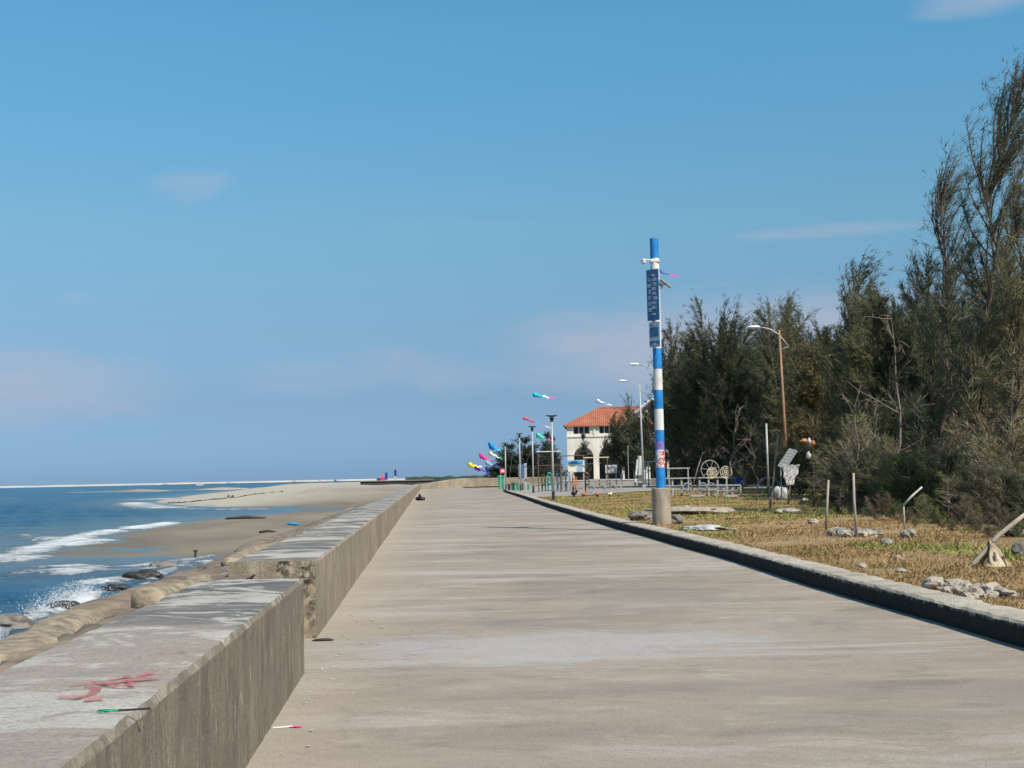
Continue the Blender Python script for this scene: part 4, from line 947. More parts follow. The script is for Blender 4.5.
# ------------------------------------------------------------------ grass (stuff)
rng = np.random.default_rng(5)
def scatter_grass(name, mat, ncl, ymin, ymax, xmax, per, hgt, label, mask=None, wide=0.010):
    y = ymin * (ymax / ymin) ** rng.random(ncl); x0 = kerb_x(y) + 0.44; x1 = np.minimum(x0 + xmax, y * 0.47 + 2)
    ok = x1 > x0 + 0.1; y, x0, x1 = y[ok], x0[ok], x1[ok]
    x = x0 + (x1 - x0) * rng.random(len(y))
    if mask is not None: k = mask(x, y); x, y = x[k], y[k]
    c = np.column_stack([x, y, G(x, y) - 0.01]); n = len(c)
    sp = 0.06 + 0.003 * y
    P = np.repeat(c, per, 0); sR = np.repeat(sp, per)[:, None]; P[:, :2] += rng.normal(0, 1, (len(P), 2)) * sR
    okk = P[:, 0] > kerb_x(P[:, 1]) + 0.42; P = P[okk]
    D = rng.normal(0, 0.55, (len(P), 3)) + np.array([0.25, 0, 0.0]); D[:, 2] = np.abs(D[:, 2]) * .8 + 0.22
    hv = hgt * rng.uniform(0.5, 1.4, len(P)) * np.repeat(rng.uniform(0.6, 1.3, n), per)[okk]
    V, Fc = tri_blades(rng, P, D, hv, (wide + 0.00055 * P[:, 1]) * rng.uniform(0.7, 1.4, len(P)), 0.15)
    o = np_object(name, V, Fc, mat); setting(o, 'stuff'); o['label'] = label; o['category'] = 'grass'; return o
scatter_grass('dry_grass', 'grass', 50000, 9, 80, 22, 10, 0.055, 'dry straw-coloured grass between the kerb and the grove', lambda x, y: np.sin(x * 1.1 + .4) * np.sin(y * .5 + 1) + .5 * np.sin(x * 2.9 + y * 1.3) > -1.15)
scatter_grass('dry_tufts', 'grass', 2600, 9, 80, 22, 16, 0.17, 'taller scruffy dry tufts standing in the grass', lambda x, y: np.sin(x * 1.7 + 2) * np.sin(y * .6) + .4 * np.sin(x * 4 + y) > .25)
def wmask(x, y):
    v = np.sin(x * 0.9 + 1.3) * np.sin(y * 0.35 + 0.6) + 0.5 * np.sin(x * 2.1 + y * 0.9)
    return v > np.where(y > 36, -0.25, 0.75)
scatter_grass('green_weeds', 'weed', 5500, 14, 82, 24, 12, 0.14, 'patches of low green weeds in the dry grass', wmask, 0.022)

# ------------------------------------------------------------------ striped pole
pb = at(662, 524.5, SOIL); D0 = pb.y; pxm = D0 / F_PX
def hz(py, px=660): return atd(px, py, D0).z - SOIL
pole = thing('signal_pole', 'tall blue and white striped pole with signs and a camera on a round concrete foot', 'pole', (pb.x, pb.y, SOIL))
mb = MB(); rb = 0.245; H = hz(488)
mb.tube([(0, 0, -0.2), (0, 0, 0.1), (0, 0, H - 0.02), (0, 0, H)], [rb * 1.03, rb * 1.02, rb, rb * 0.96], 32); mb.build('concrete_foot', 'polebase', pole, smooth=False)
bands = [(488, 450, 'blue', .125), (450, 430, 'blue', .122), (430, 409, 'white', .121), (409, 390, 'blue', .120), (390, 369, 'white', .119), (369, 348.5, 'blue', .118), (348.5, 258.3, 'white', .116), (258.3, 238.5, 'blue', .114)]
for a, b_, mt_, r in bands:
    z0, z1 = hz(a), hz(b_); mb = MB(); mb.tube([(0, 0, z0), (0, 0, z1 - 0.002)], [r, r], 24, cap=(b_ < 240)); o = mb.build('painted_band', mt_, pole, smooth=False)
mb = MB(); z0, z1 = hz(340), hz(262)
# notice wrapped round the lower shaft, facing the road
def patch(mb, r, a0, a1, z0, z1, n=10):
    vs = []
    for i in range(n + 1):
        a = lerp(a0, a1, i / n); vs += [(r * math.cos(a), r * math.sin(a), z0), (r * math.cos(a), r * math.sin(a), z1)]
    mb.add(vs, [(2 * i, 2 * i + 2, 2 * i + 3, 2 * i + 1) for i in range(n)])
A = R(-90)
mb = MB(); patch(mb, 0.129, A - 1.05, A + 1.15, hz(467.5), hz(450.5)); nt_ = mb.build('notice', 'white', pole)
nt_['label'] = 'white notice with red ring and red lettering wrapped round the pole'
mb = MB()
PM = []
def pmark(mb, u0, u1, py0, py1, r=0.131):
    mb = MB(); PM.append(mb); patch(mb, r, A + u0 / 0.13, A + u1 / 0.13, hz(py1), hz(py0), 5)
for i in range(20):
    a0 = 2 * math.pi * i / 20; a1 = 2 * math.pi * (i + 1) / 20; zc = hz(461.2); rr = [(0.052, 0.075)]
    q = []
    for a_, r_ in ((a0, .050), (a0, .078), (a1, .078), (a1, .050)):
        u = math.cos(a_) * r_ + 0.01; th = A + u / 0.131; q.append((0.132 * math.cos(th), 0.132 * math.sin(th), zc + math.sin(a_) * r_ * 1.25))
    mb.add(q, [(0, 1, 2, 3)])
mb.build('red_ring', 'red', nt_); mb = MB(); pmark(mb, 0.04, 0.13, 451, 455.5); pmark(mb, -0.03, 0.02, 452, 453); pmark(mb, -0.01, 0.05, 454.5, 455.5); pmark(mb, 0.08, 0.14, 456.5, 461); pmark(mb, 0.085, 0.14, 463, 467); pmark(mb, -0.10, -0.06, 465, 467); pmark(mb, -0.02, 0.03, 465.8, 466.9)
[q.build('red_lettering', 'red', nt_) for q in PM]; PM.clear()
mb = MB(); pmark(mb, -0.02, 0.03, 459.8, 460.6); pmark(mb, -0.02, 0.03, 461.8, 462.6); pmark(mb, -0.115, -0.09, 455, 463); [q.build('dark_lettering', 'darkmetal', nt_) for q in PM]; PM.clear()
mb = MB(); patch(mb, 0.1245, A - 0.9, A + 0.9, hz(449.5), hz(441.5)); o = mb.build('scrawl', simple('violet_scrawl_paint', (0.22, 0.14, 0.42), 0.6, 0.5, 14.0), pole); o['label'] = 'smudged violet scrawl on the blue band'
mb = MB(); patch(mb, 0.126, A - 0.75, A + 0.8, hz(450.2), hz(449.6)); mb.build('notice_tape', 'white', pole)
# sign boards set edgewise to the pole, turned to the traffic coming from the sea side
def board(name, px0, px1, t0, b0, mat_, marks, markmat, wlen):
    zt, zb = hz(t0), hz(b0); ang = R(140)     # runs away to the left
    dx, dy = math.cos(ang), math.sin(ang); o0 = Vector((0.06, -0.24, 0))
    mb = MB(); c = o0 + Vector((dx, dy, 0)) * wlen / 2 + Vector((0, 0, (zt + zb) / 2)); mb.box(c, (wlen, 0.03, zt - zb), ang)
    fr = mb.build(name, mat_, pole)
    mk = MB(); nrm = Vector((-dy, dx, 0)); nrm = nrm if nrm.y < 0 else -nrm
    for (u, v, w, h) in marks:
        cc = o0 + Vector((dx, dy, 0)) * (wlen * (1 - u)) + Vector((0, 0, zt - (zt - zb) * v)) + nrm * 0.018
        mk.box(cc, (w * wlen, 0.004, h * (zt - zb)), ang)
    mk.build('lettering', markmat, fr); 
    for f in (0.12, 0.88):
        bk = MB(); bk.box((-0.05, -0.125, zb + (zt - zb) * f), (0.08, 0.10, 0.05), ang); bk.build('bracket', 'galv', fr)
    return fr
mk = []; rs = random.Random(12)
def glyph(u, v, w, h, n):
    for i in range(n): mk.append((u - w / 2 + w * rs.random(), v, w * 0.22, h * rs.uniform(.7, 1.0)))
    for j in range(3): mk.append((u, v - h / 2 + h * (j + .2) / 2.6, w, h * 0.16))
for i in range(6): glyph(0.24, 0.20 + i * 0.118, 0.25, 0.075, 2)
for i in range(7): glyph(0.64 + 0.04 * math.sin(i * 2), 0.20 + i * 0.092, 0.34, 0.066, 3)
s1 = board('sign_board', 646, 657, 270, 320.8, 'signblue', mk, 'signmark', 0.37); s1['label'] = 'faded navy board with pale upright lettering in two columns'
mk2 = [(0.5, 0.40, 0.78, 0.36), (0.5, 0.82, 0.86, 0.14), (0.22, 0.1, 0.1, 0.08), (0.42, 0.1, 0.12, 0.09), (0.64, 0.11, 0.12, 0.07)]
s2 = board('sign_board', 648, 657, 322.5, 347.5, 'signpale', mk2, 'signblue', 0.33); s2['label'] = 'small pale blue board with darker panel below the navy board'
# camera on its arm
mb = MB(); zc = hz(260.5); mb.tube([(0, -0.1, zc), (-0.30, -0.14, zc + .005)], 0.018, 8); mb.box((0, 0, zc - 0.02), (0.25, 0.25, 0.05)); am = mb.build('camera_arm', 'white', pole)
mb = MB(); mb.blob((-0.31, -0.15, zc - 0.05), (0.07, 0.07, 0.07), 1, 0.0, 3); mb.tube([(-0.31, -0.15, zc + 0.02), (-0.31, -0.15, zc - 0.02)], [0.055, 0.075], 14); cm = mb.build('dome_camera', 'white', am, smooth=True)
# solar panel on a bracket, right of the pole
mb = MB(); z0 = hz(283.5); M = Matrix.Rotation(R(38), 3, 'Y'); mb.box((0.27, 0.0, z0), (0.36, 0.30, 0.025), rot=M); sp_ = mb.build('solar_panel', 'galv', pole)
mb = MB(); mb.tube([(0.1, 0, z0 - 0.10), (0.26, 0, z0 - 0.02)], 0.015, 6); mb.box((0.15, 0, z0 - .07), (0.08, 0.12, 0.14)); mb.build('panel_bracket', 'galv', sp_)
mb = MB(); mb.tube([(0.105, 0, hz(300)), (0.105, -.04, hz(340))], 0.012, 6); mb.tube([(0.118, 0, hz(312)), (0.18, 0, hz(312.2))], 0.01, 6); mb.build('cable_conduit', 'cream', pole)
# torn streamer caught on it
def cloth_strip(mb, pts, ws, amp=0.0):
    vs = []
    for p, w in zip(pts, ws): vs += [(p[0], p[1] - w * .3, p[2] - w / 2), (p[0], p[1] + w * .3, p[2] + w / 2)]
    n = len(pts); mb.add(vs, [(2 * i, 2 * i + 2, 2 * i + 3, 2 * i + 1) for i in range(n - 1)])
    vb = [(x, y + 0.006, z) for x, y, z in vs]; mb.add(vb, [(2 * i + 1, 2 * i + 3, 2 * i + 2, 2 * i) for i in range(n - 1)])
st = thing('streamer', 'torn dark and pink streamer blowing from the top of the striped pole', 'streamer', (pb.x + 0.115, pb.y, SOIL + hz(272)))
mb = MB(); cloth_strip(mb, [(0, 0, 0.04), (0.06, 0, 0.0), (0.12, 0, -0.05), (0.2, 0, -0.06), (0.27, 0, -0.07)], [0.10, 0.10, 0.04, 0.025, 0.03]); mb.build('cloth', 'navy', st)
mb = MB(); cloth_strip(mb, [(0.27, 0, -0.07), (0.34, 0, -0.09), (0.44, 0, -0.12), (0.52, 0, -0.14)], [0.035, 0.05, 0.06, 0.03]); mb.build('tail', 'magenta', st)

# ------------------------------------------------------------------ long-armed street lamps
def arm_lamp(label, base, top_h, arm_left, head_rise, mats, lean=0.0):
    root = thing('street_lamp', label, 'street lamp', base, group='long-armed street lamps')
    mb = MB(); xt = -lean * top_h; mb.tube([(0, 0, -0.2), (xt * .5, 0, top_h * .5), (xt, 0, top_h)], [0.085, 0.07, 0.045], 12); p = mb.build('post', mats[0], root, smooth=True)
    mb = MB(); mb.tube([(0, 0, -.05), (0, 0, 0.25)], [0.17, 0.15], 12); mb.build('base_sleeve', mats[0], root)
    mb = MB(); za = top_h * 0.985
    c = [(xt + 0.46, 0, za - 0.75), (xt + 0.22, 0, za - 0.42), (xt, 0, za - 0.12), (xt - arm_left * .4, 0, za + head_rise * .55), (xt - arm_left * .75, 0, za + head_rise * .92), (xt - arm_left, 0, za + head_rise)]
    mb.tube(c, 0.032, 8); mb.tube([c[0], (xt + 0.25, 0, za - 0.78), (xt + 0.03, 0, za - 0.92)], 0.022, 6); mb.build('arm', 'galv', root, smooth=True)
    mb = MB(); e = Vector(c[-1]); mb.blob(e + Vector((-0.27, 0, 0.03)), (0.33, 0.14, 0.085), 2, 0.0, 3); mb.build('lamp_head', 'whitecloth', root, smooth=True)
    return root
d = 66.0; b = gd(788, d); top = col(783, d, 330) - b.z
arm_lamp('street lamp with a rusty orange-brown post in front of the casuarinas', b, top, 1.02, 0.28, ('rust',), 0.022)
d = 94.0; b = gd(643.5, d); arm_lamp('white street lamp just left of the striped pole', b, col(642, d, 384) - b.z, 0.95, 0.34, ('galv',), 0.015)
d = 80.0; b = gd(661, d); arm_lamp('street lamp mostly hidden behind the striped pole, only its arm showing', b, col(655, d, 368) - b.z, 1.05, 0.34, ('galv',), 0.02)

# small solar posts with a winged head
def solar_post(label, px, py, top, first=[None], base=None):
    b = base or ground(px, py); h = col(px, b.y, top) - b.z
    if first[0] is None:
        root = thing('lamp_post', label, 'lamp post', b, group='slim lamp posts with winged heads')
        mb = MB(); mb.tube([(0, 0, -0.1), (0, 0, 4.6)], [0.062, 0.052], 12); mb.build('post', 'galv', root, smooth=True)
        mb = MB(); mb.box((0, 0, 0.02), (0.34, 0.34, 0.06)); mb.tube([(0, 0, 0.03), (0, 0, 0.5)], [0.085, 0.08], 12); mb.build('base_sleeve', 'darkmetal', root)
        mb = MB(); mb.tube([(0, 0, 4.55), (0, 0, 4.8)], [0.06, 0.13], 10)
        mb.add([(-0.31, -.2, 4.93), (-0.31, .2, 4.93), (0.0, .2, 4.80), (0, -.2, 4.80), (-0.31, -.2, 4.96), (-0.31, .2, 4.96), (0, .2, 4.94), (0, -.2, 4.94)], [(0, 1, 2, 3), (7, 6, 5, 4), (0, 4, 5, 1), (1, 5, 6, 2), (3, 7, 4, 0), (2, 6, 7, 3)])
        mb.add([(0.31, -.2, 4.93), (0.31, .2, 4.93), (0.001, .2, 4.80), (0.001, -.2, 4.80), (0.31, -.2, 4.96), (0.31, .2, 4.96), (0.001, .2, 4.94), (0.001, -.2, 4.94)], [(3, 2, 1, 0), (4, 5, 6, 7), (1, 5, 4, 0), (2, 6, 5, 1), (0, 4, 7, 3), (3, 7, 6, 2)])
        mb.build('lamp_head', 'darkmetal', root); first[0] = root; root.scale = (1, 1, h / 4.96)
    else: dup(first[0], b, 0, label, (1, 1, h / 4.96))
solar_post('nearest and tallest of the four slim lamp posts beside the kerb', 553.5, 500, 415)
solar_post('second nearest of the four slim lamp posts beside the kerb', 533.5, 493.2, 426)
solar_post('third of the four slim lamp posts, beside the blue panel', 520.5, 491, 433)
solar_post('farthest and smallest of the four slim lamp posts, beside the pale green bin', 506, 490.2, 442.5)
solar_post('slim lamp post standing alone before the dark grove left of the rusty lamp', 767, 0, 417, base=gd(768, 69))

# ------------------------------------------------------------------ house
HD = 156.0
hb = gd(567.8, HD); HL = hb.x; hz0 = float(G(HL, HD)); sc = HD / F_PX
house = thing('house', 'two-storey cream house with arched porch and hipped orange tile roof', 'house', (HL, HD, hz0), R(-4))
def hh(py, px=590): return col(px, HD, py) - hz0
EV, FL = hh(425.5), hh(436.2); Wd = 12.6; Dp = 9.0
ar = [(1.95, 1.16), (4.95, 1.16), (7.95, 1.16), (10.85, 1.0)]; sp_z = hh(456.5); 
mb = MB(); n = 14
def arch_wall(y0, y1, z_top):
    xs = [0.0]; 
    for cx, r in ar:
        mb.box(((xs[-1] + cx - r) / 2, (y0 + y1) / 2, z_top / 2 - .1), (cx - r - xs[-1], y1 - y0, z_top + .2)); xs.append(cx + r)
        for i in range(n):
            a0 = math.pi - math.pi * i / n; a1 = math.pi - math.pi * (i + 1) / n
            p = [(cx + r * math.cos(a0), sp_z + r * math.sin(a0)), (cx + r * math.cos(a1), sp_z + r * math.sin(a1)), (cx + r * math.cos(a1), z_top), (cx + r * math.cos(a0), z_top)]
            mb.prism(p, y0, y1)
    mb.box(((xs[-1] + Wd) / 2, (y0 + y1) / 2, z_top / 2 - .1), (Wd - xs[-1], y1 - y0, z_top + .2))
arch_wall(0, 0.4, FL - 0.05)
wx = [(0.75, 2.75), (3.85, 6.3), (7.0, 9.0), (9.8, 11.8)]; wz0, wz1 = hh(434.2), hh(425.9)
x = 0.0
for a, b_ in wx: mb.box(((x + a) / 2, .2, (FL + EV) / 2 + .03), (a - x, .4, EV - FL - .06)); mb.box(((a + b_) / 2, .2, (FL + wz0) / 2 + .03), (b_ - a, .4, wz0 - FL - .06)); x = b_
mb.box(((x + Wd) / 2, .2, (FL + EV) / 2 + .03), (Wd - x, .4, EV - FL - .06))
mb.box((0.18, Dp / 2 + .2, EV / 2), (0.36, Dp - .42, EV - .02)); mb.box((Wd - .2, Dp / 2 + .2, EV / 2), (0.36, Dp - .42, EV - .02)); mb.box((Wd / 2, Dp - .2, EV / 2), (Wd - .8, .36, EV - .02)); mb.box((Wd / 2, 3.4, FL / 2), (Wd - .8, .3, FL - .1)); mb.box((Wd / 2, Dp / 2, FL), (Wd - .8, Dp - .9, .2))
mb.build('wall', 'housewall', house)
mb = MB(); mb.box((Wd / 2, -0.03, FL + 0.0), (Wd + .1, .14, .18)); mb.box((Wd / 2, -0.02, EV - .07), (Wd + .16, .2, .12))
for cx in (3.45, 6.6): mb.box((cx - .15, -0.05, (FL + EV) / 2 + .02), (.22, .1, EV - FL - .3))
mb.build('cornice', 'housetrim', house)
for a, b_ in wx:
    g_ = MB(); g_.box(((a + b_) / 2, .28, (wz0 + EV) / 2 - .06), (b_ - a - .02, .05, EV - wz0 - .14)); w_ = g_.build('window', 'glass', house)
    f = MB(); k = 3 if b_ - a < 2.2 else 4
    for i in range(k + 1): f.box((a + .05 + (b_ - a - .1) * i / k, .2, (wz0 + EV) / 2 - .06), (.10, .09, EV - wz0 - .15))
    f.box(((a + b_) / 2, .15, wz0 + .02), (b_ - a + .1, .2, .08)); f.build('frame', 'housetrim', w_)
for cx, r in ar:
    g_ = MB(); g_.box((cx, 3.2, 1.75), (2.3, .06, 3.4)); w_ = g_.build('door', 'glass', house); f = MB(); f.box((cx, 3.14, 1.75), (.08, .06, 3.4)); f.box((cx, 3.14, 2.4), (2.3, .08, .08)); f.build('frame', 'housetrim', w_)
RZ = hh(406.5); ov = .32; mb = MB()
e = [(-ov, -ov, EV), (Wd + ov, -ov, EV), (Wd + ov, Dp + ov, EV), (-ov, Dp + ov, EV)]; r1 = (3.9, Dp / 2, RZ); r2 = (Wd - 2.2, Dp / 2, RZ)
mb.add(e + [r1, r2], [(0, 1, 5, 4), (1, 2, 5), (2, 3, 4, 5), (3, 0, 4), (3, 2, 1, 0)])
mb.box((Wd / 2, -ov + .05, EV - .07), (Wd + 2 * ov, .1, .13)); mb.box((-ov + .05, Dp / 2, EV - .07), (.1, Dp + ov, .13))
rf = mb.build('roof', 'roof', house)
mb = MB(); mb.tube([r1, r2], .14, 8); mb.tube([e[0], r1], .12, 8); mb.tube([e[1], r2], .12, 8); mb.build('ridge_tiles', 'roof', rf)
# gabled wing on the right with white verges
gx = 10.3; gz = hh(400); ge = hh(418); gw = 2.6; mb = MB()
mb.prism([(gx - gw, ge - 1.0), (gx + gw, ge - 1.0), (gx + gw, ge), (gx, gz - .25), (gx - gw, ge)], 1.0, 7.5); mb.build('gable_wall', 'housewall', house)
mb = MB(); 
for s in (-1, 1):
    mb.add([(gx, .5, gz), (gx + s * (gw + .4), .5, ge - .2), (gx + s * (gw + .4), 8, ge - .2), (gx, 8, gz), (gx, .5, gz - .18), (gx + s * (gw + .4), .5, ge - .38), (gx + s * (gw + .4), 8, ge - .38), (gx, 8, gz - .18)], [(0, 1, 2, 3), (7, 6, 5, 4), (0, 4, 5, 1), (1, 5, 6, 2), (2, 6, 7, 3)])
gr = mb.build('gable_roof', 'roof', house); mb = MB()
for s in (-1, 1): mb.tube([(gx, .44, gz - .03), (gx + s * (gw + .4), .44, ge - .23)], .16, 4)
mb.build('verge', 'whitecloth', gr)

# ------------------------------------------------------------------ kites and wind socks
KG = 'wind socks and kites flying over the end of the promenade'
def sock(label, px0, py0, px1, py1, d, size, headmat, tails, name='wind_sock'):
    a = atd(px0, py0, d); b = atd(px1, py1, d + 0.6)
    root = thing(name, label, 'kite', a, group=KG); v = b - a
    L = v.length * 0.42; dr = v.normalized(); mb = MB()
    pts = [dr * (L * t) + Vector((0, 0, 0.10 * size * math.sin(t * 7))) for t in np.linspace(0, 1, 8)]
    mb.tube(pts, [size * .5 * (1 - .62 * t) * (1 + .12 * math.sin(9 * t)) for t in np.linspace(0, 1, 8)], 10); mb.build('body', headmat, root, smooth=True)
    n = len(tails); q0 = pts[-1]
    for i, tm in enumerate(tails):
        p0 = q0.lerp(v, i / n); p1 = q0.lerp(v, (i + 1) / n); mb = MB()
        pp = [p0.lerp(p1, t) + Vector((0, 0, 0.14 * size * math.sin((i + t) * 5))) for t in np.linspace(0, 1, 6)]
        cloth_strip(mb, pp, [size * (.30 - .12 * (i + t) / n) for t in np.linspace(0, 1, 6)]); mb.build('tail', tm, root)
    # tether down to the wall top
    mb = MB(); g0 = Vector((a.x - 1.5, a.y, float(G(a.x - 1.5, a.y)) if a.x > -2 else 1.3)) - a; mb.tube([Vector((0, 0, 0)), g0 * .5 + Vector((-.3, 0, 0)), g0], 0.006, 3); mb.build('tether', 'greymetal', root)
    return root
sock('turquoise wind sock with a white and pink tail, highest of those beside the house', 533.5, 395, 555, 398.5, 118, .42, 'tealbright', ['whitecloth', 'pinkcloth'])
sock('long thin red, blue and cream streamer kite just above the lamp posts', 523, 418, 552, 428.5, 118, .26, 'redcloth', ['bluecloth', 'bluecloth', 'redcloth', 'creamcloth', 'creamcloth'])
sock('mint green wind sock with a dark red tail behind the nearest lamp post', 537, 435.5, 554, 441.5, 118, .46, 'lightgreen', ['darkmetal', 'redcloth', 'redcloth'])
sock('small white kite trailing grey above the house roof', 597, 401, 612, 405.5, 140, .42, 'whitecloth', ['greymetal', 'whitecloth'])
sock('sky blue wind sock, highest of the bunch at the road end', 490, 446, 501, 451, 165, 1.0, 'bluecloth', ['bluecloth', 'tealbright'])
sock('hot pink wind sock in the bunch at the road end', 480, 456, 494, 462, 165, .72, 'pinkcloth', ['redcloth', 'pinkcloth', 'navy'])
sock('cream wind sock between the pink and the sky blue ones', 489.5, 453.5, 502, 459, 168, .55, 'creamcloth', ['creamcloth', 'lightgreen'])
sock('yellow wind sock with a white tail, lowest at the left of the bunch', 469, 465.5, 482, 467, 165, .72, 'yellow', ['yellow', 'whitecloth'])
sock('purple wind sock low in the bunch at the road end', 475, 468, 490, 473.5, 166, .62, 'purple', ['purple', 'purple', 'navy'])
sock('pale blue wind sock with navy tail in front of the far trees', 486, 463, 501, 468, 168, .62, 'signpale', ['navy', 'navy'])
sock('drooping violet wind sock hanging against the far trees', 487, 468, 489, 478, 170, .60, 'navy', ['purple', 'purple'])

# ------------------------------------------------------------------ plaza furniture
def legs(mb, x0, x1, y0, y1, h, t=.05):
    for x in (x0, x1):
        for y in (y0, y1): mb.box((x, y, h / 2), (t, t, h))
def bin_(label, px0, px1, top, d, bodym, lidm, cat='bin'):
    b = gd((px0 + px1) / 2, d); w = (px1 - px0) * d / F_PX; h = col(px0, d, top) - b.z
    root = thing('wheelie_bin', label, cat, b, group='bins by the far wall'); mb = MB(); mb.box((0, 0, h * .46), (w * .86, w * .8, h * .86)); mb.box((0, 0, h * .86), (w * .95, w * .9, h * .06)); mb.build('body', bodym, root)
    mb = MB(); mb.box((0, -.02, h * .95), (w, w * .95, h * .09), taper=.85); mb.build('lid', lidm, root)
    mb = MB()
    for s in (-1, 1): mb.tube([(s * w * .3 - .03, w * .42, .08), (s * w * .3 + .03, w * .42, .08)], .08, 10)
    mb.build('wheels', 'black', root); return root
bin_('pale green bin against the far wall', 497.6, 504, 475.5, 140, 'green', 'green')
bin_('black bin at the left of the row of low bins', 507, 510.5, 484, 125, 'black', 'black')
bin_('low dark green bin in the row behind the kerb', 510.8, 515, 483, 124, 'darkgreen', 'black')
bin_('low bright green bin beside the second lamp post', 515.2, 519.4, 482.5, 124, 'green', 'green')
bin_('black crate-like bin under the blue panel', 521.2, 525.4, 483, 123, 'black', 'black')
bin_('faded green bin right of the black crate-like one', 525.8, 529.4, 483.5, 123, 'green', 'galv')

def panel_board(label, name, px0, px1, t, b_, d, mats, cat='notice board', legtop=None, extra=None, legmat='galv'):
    """board on two legs; rows t..b_"""
    B = gd((px0 + px1) / 2, d); w = (px1 - px0) * d / F_PX; z1 = col(px0, d, t) - B.z; z0 = col(px0, d, b_) - B.z
    root = thing(name, label, cat, B); mb = MB(); mb.box((0, 0, (z0 + z1) / 2), (w, .08, z1 - z0)); p = mb.build('board', mats[0], root)
    for s in (-1, 1):
        mb = MB(); mb.box((s * (w / 2 - .08), .075, z1 / 2), (.08, .07, z1)); mb.build('leg', legmat, root)
    if extra:
        for (u0, u1, v0, v1, m_) in extra:
            mb = MB(); mb.box((w * ((u0 + u1) / 2 - .5), -.05, z1 - (z1 - z0) * (v0 + v1) / 2), (w * (u1 - u0), .02, (z1 - z0) * (v1 - v0))); mb.build('panel', m_, p)
    return root
panel_board('blank white board on two legs in front of the dark trees', 'notice_board', 605.6, 617.2, 465, 473.2, 104, ['whitecloth'], extra=[(.08, .92, .12, .88, 'white'), (.2, .8, .3, .42, 'galv')])
panel_board('notice board with a blue and white header in front of the house arch', 'notice_board', 568, 584.8, 460.2, 472.2, 98, ['white'], extra=[(.0, .92, .0, .12, 'signpale'), (.0, .9, .12, .32, 'bluecloth'), (.55, .88, .42, .95, 'signpale'), (.02, .3, .45, .95, 'creamcloth')])
panel_board('small red and white sign at the far wall', 'small_sign', 500, 505.4, 468.6, 473.4, 138, ['redcloth'], 'sign', extra=[(.2, .8, .25, .75, 'white')])
panel_board('tall blue-grey panel beside a white post behind the bins', 'info_panel', 518.4, 524.4, 464.2, 478, 122, ['signblue'], extra=[(.05, .45, .03, .97, 'greybag')])
b = gd(525.6, 121); r_ = thing('post', 'thick white post at the right edge of the blue-grey panel', 'post', b); mb = MB(); hp = col(525, 121, 464) - b.z; mb.box((0, 0, hp / 2), (.24, .2, hp)); mb.build('shaft', 'galv', r_); mb = MB(); mb.box((0, 0, hp + .02), (.28, .24, .05)); mb.build('cap', 'white', r_)

def gantry(label, px0, px1, top, d, barm, legm, name='pull_up_frame', cat='exercise frame', rails=()):
    B = gd(px0, d); w = (px1 - px0) * d / F_PX; h = col(px0, d, top) - B.z
    root = thing(name, label, cat, B)
    for x in (0, w):
        mb = MB(); mb.tube([(x, 0, -.1), (x, 0, h - .01)], .042, 8); mb.build('leg', legm, root)
    mb = MB(); mb.tube([(-.12, 0, h), (w + .12, 0, h)], .04, 8); mb.build('top_bar', barm, root)
    for z in rails:
        mb = MB(); mb.tube([(0, 0, h * z), (w, 0, h * z)], .035, 6); mb.build('rail', legm, root)
    return root
gantry('pull-up frame with a white top bar and brown legs left of the house', 538.4, 560.5, 451.8, 106, 'white', 'brownmetal', rails=(.66,))
gantry('brown exercise frame right of the pull-up frame, half before the house', 560.8, 583.8, 456, 101, 'brownmetal', 'brownmetal', rails=(.60,))
gantry('low exercise frame with a cream top bar in front of the second arch', 585.4, 607.6, 457.8, 96, 'cream', 'brownmetal')
gantry('thin pale pipe frame left of the striped pole', 645.5, 661.5, 461.8, 100, 'white', 'white', 'pipe_frame')
gantry('tall pale pipe frame just right of the striped pole foot', 669, 688, 468.6, 76, 'greymetal', 'greymetal', 'pipe_frame')
def fitness(label, px0, px1, top, bot, matm, mat2, seed, name='exercise_machine'):
    B = ground((px0 + px1) / 2, bot); d = B.y; w = (px1 - px0) * d / F_PX; h = col(px0, d, top) - B.z; rs = random.Random(seed)
    root = thing(name, label, 'exercise machine', B)
    mb = MB(); mb.tube([(-w * .3, 0, -.05), (-w * .3, 0, h)], .05, 8); mb.tube([(w * .3, .2, -.05), (w * .3, .2, h * .92)], .05, 8); mb.build('post', matm, root)
    mb = MB(); mb.tube([(-w * .3, 0, h * .97), (0, .1, h * 1.0), (w * .3, .2, h * .9)], .035, 8); mb.tube([(-w * .5, -.25, h * .78), (-w * .3, 0, h * .8), (w * .05, -.25, h * .78)], .028, 6); mb.build('handle', mat2, root)
    mb = MB(); mb.box((w * .05, -.1, h * .42), (w * .45, .35, .08)); mb.box((w * .25, .02, h * .62), (w * .35, .08, h * .3)); mb.build('seat', matm, root)
    mb = MB(); 
    for s in (-1, 1): mb.box((s * w * .22, -.3, .18), (w * .22, .34, .05)); mb.tube([(s * w * .22, -.3, .18), (s * w * .1, 0, h * .5)], .025, 6)
    mb.build('pedal', mat2, root)
    mb = MB(); mb.box((0, 0, .03), (w, .7, .06)); mb.build('base_plate', 'darkmetal', root)
fitness('dark green exercise machine left of the nearest lamp post', 541, 546.8, 474.5, 491.5, 'darkgreen', 'brownmetal', 1)
fitness('teal exercise machine right against the nearest lamp post', 547, 553, 472.5, 491, 'teal', 'lightgreen', 2)
fitness('blue and teal exercise machine right of the nearest lamp post', 556, 563.5, 473, 490.8, 'teal', 'navy', 3)
fitness('blue-grey exercise machine below the notice board', 564.5, 571.5, 471, 491.2, 'signblue', 'brownmetal', 4)
fitness('slim orange exercise machine below the notice board', 572, 577.6, 474.5, 495.5, 'orange', 'black', 5)
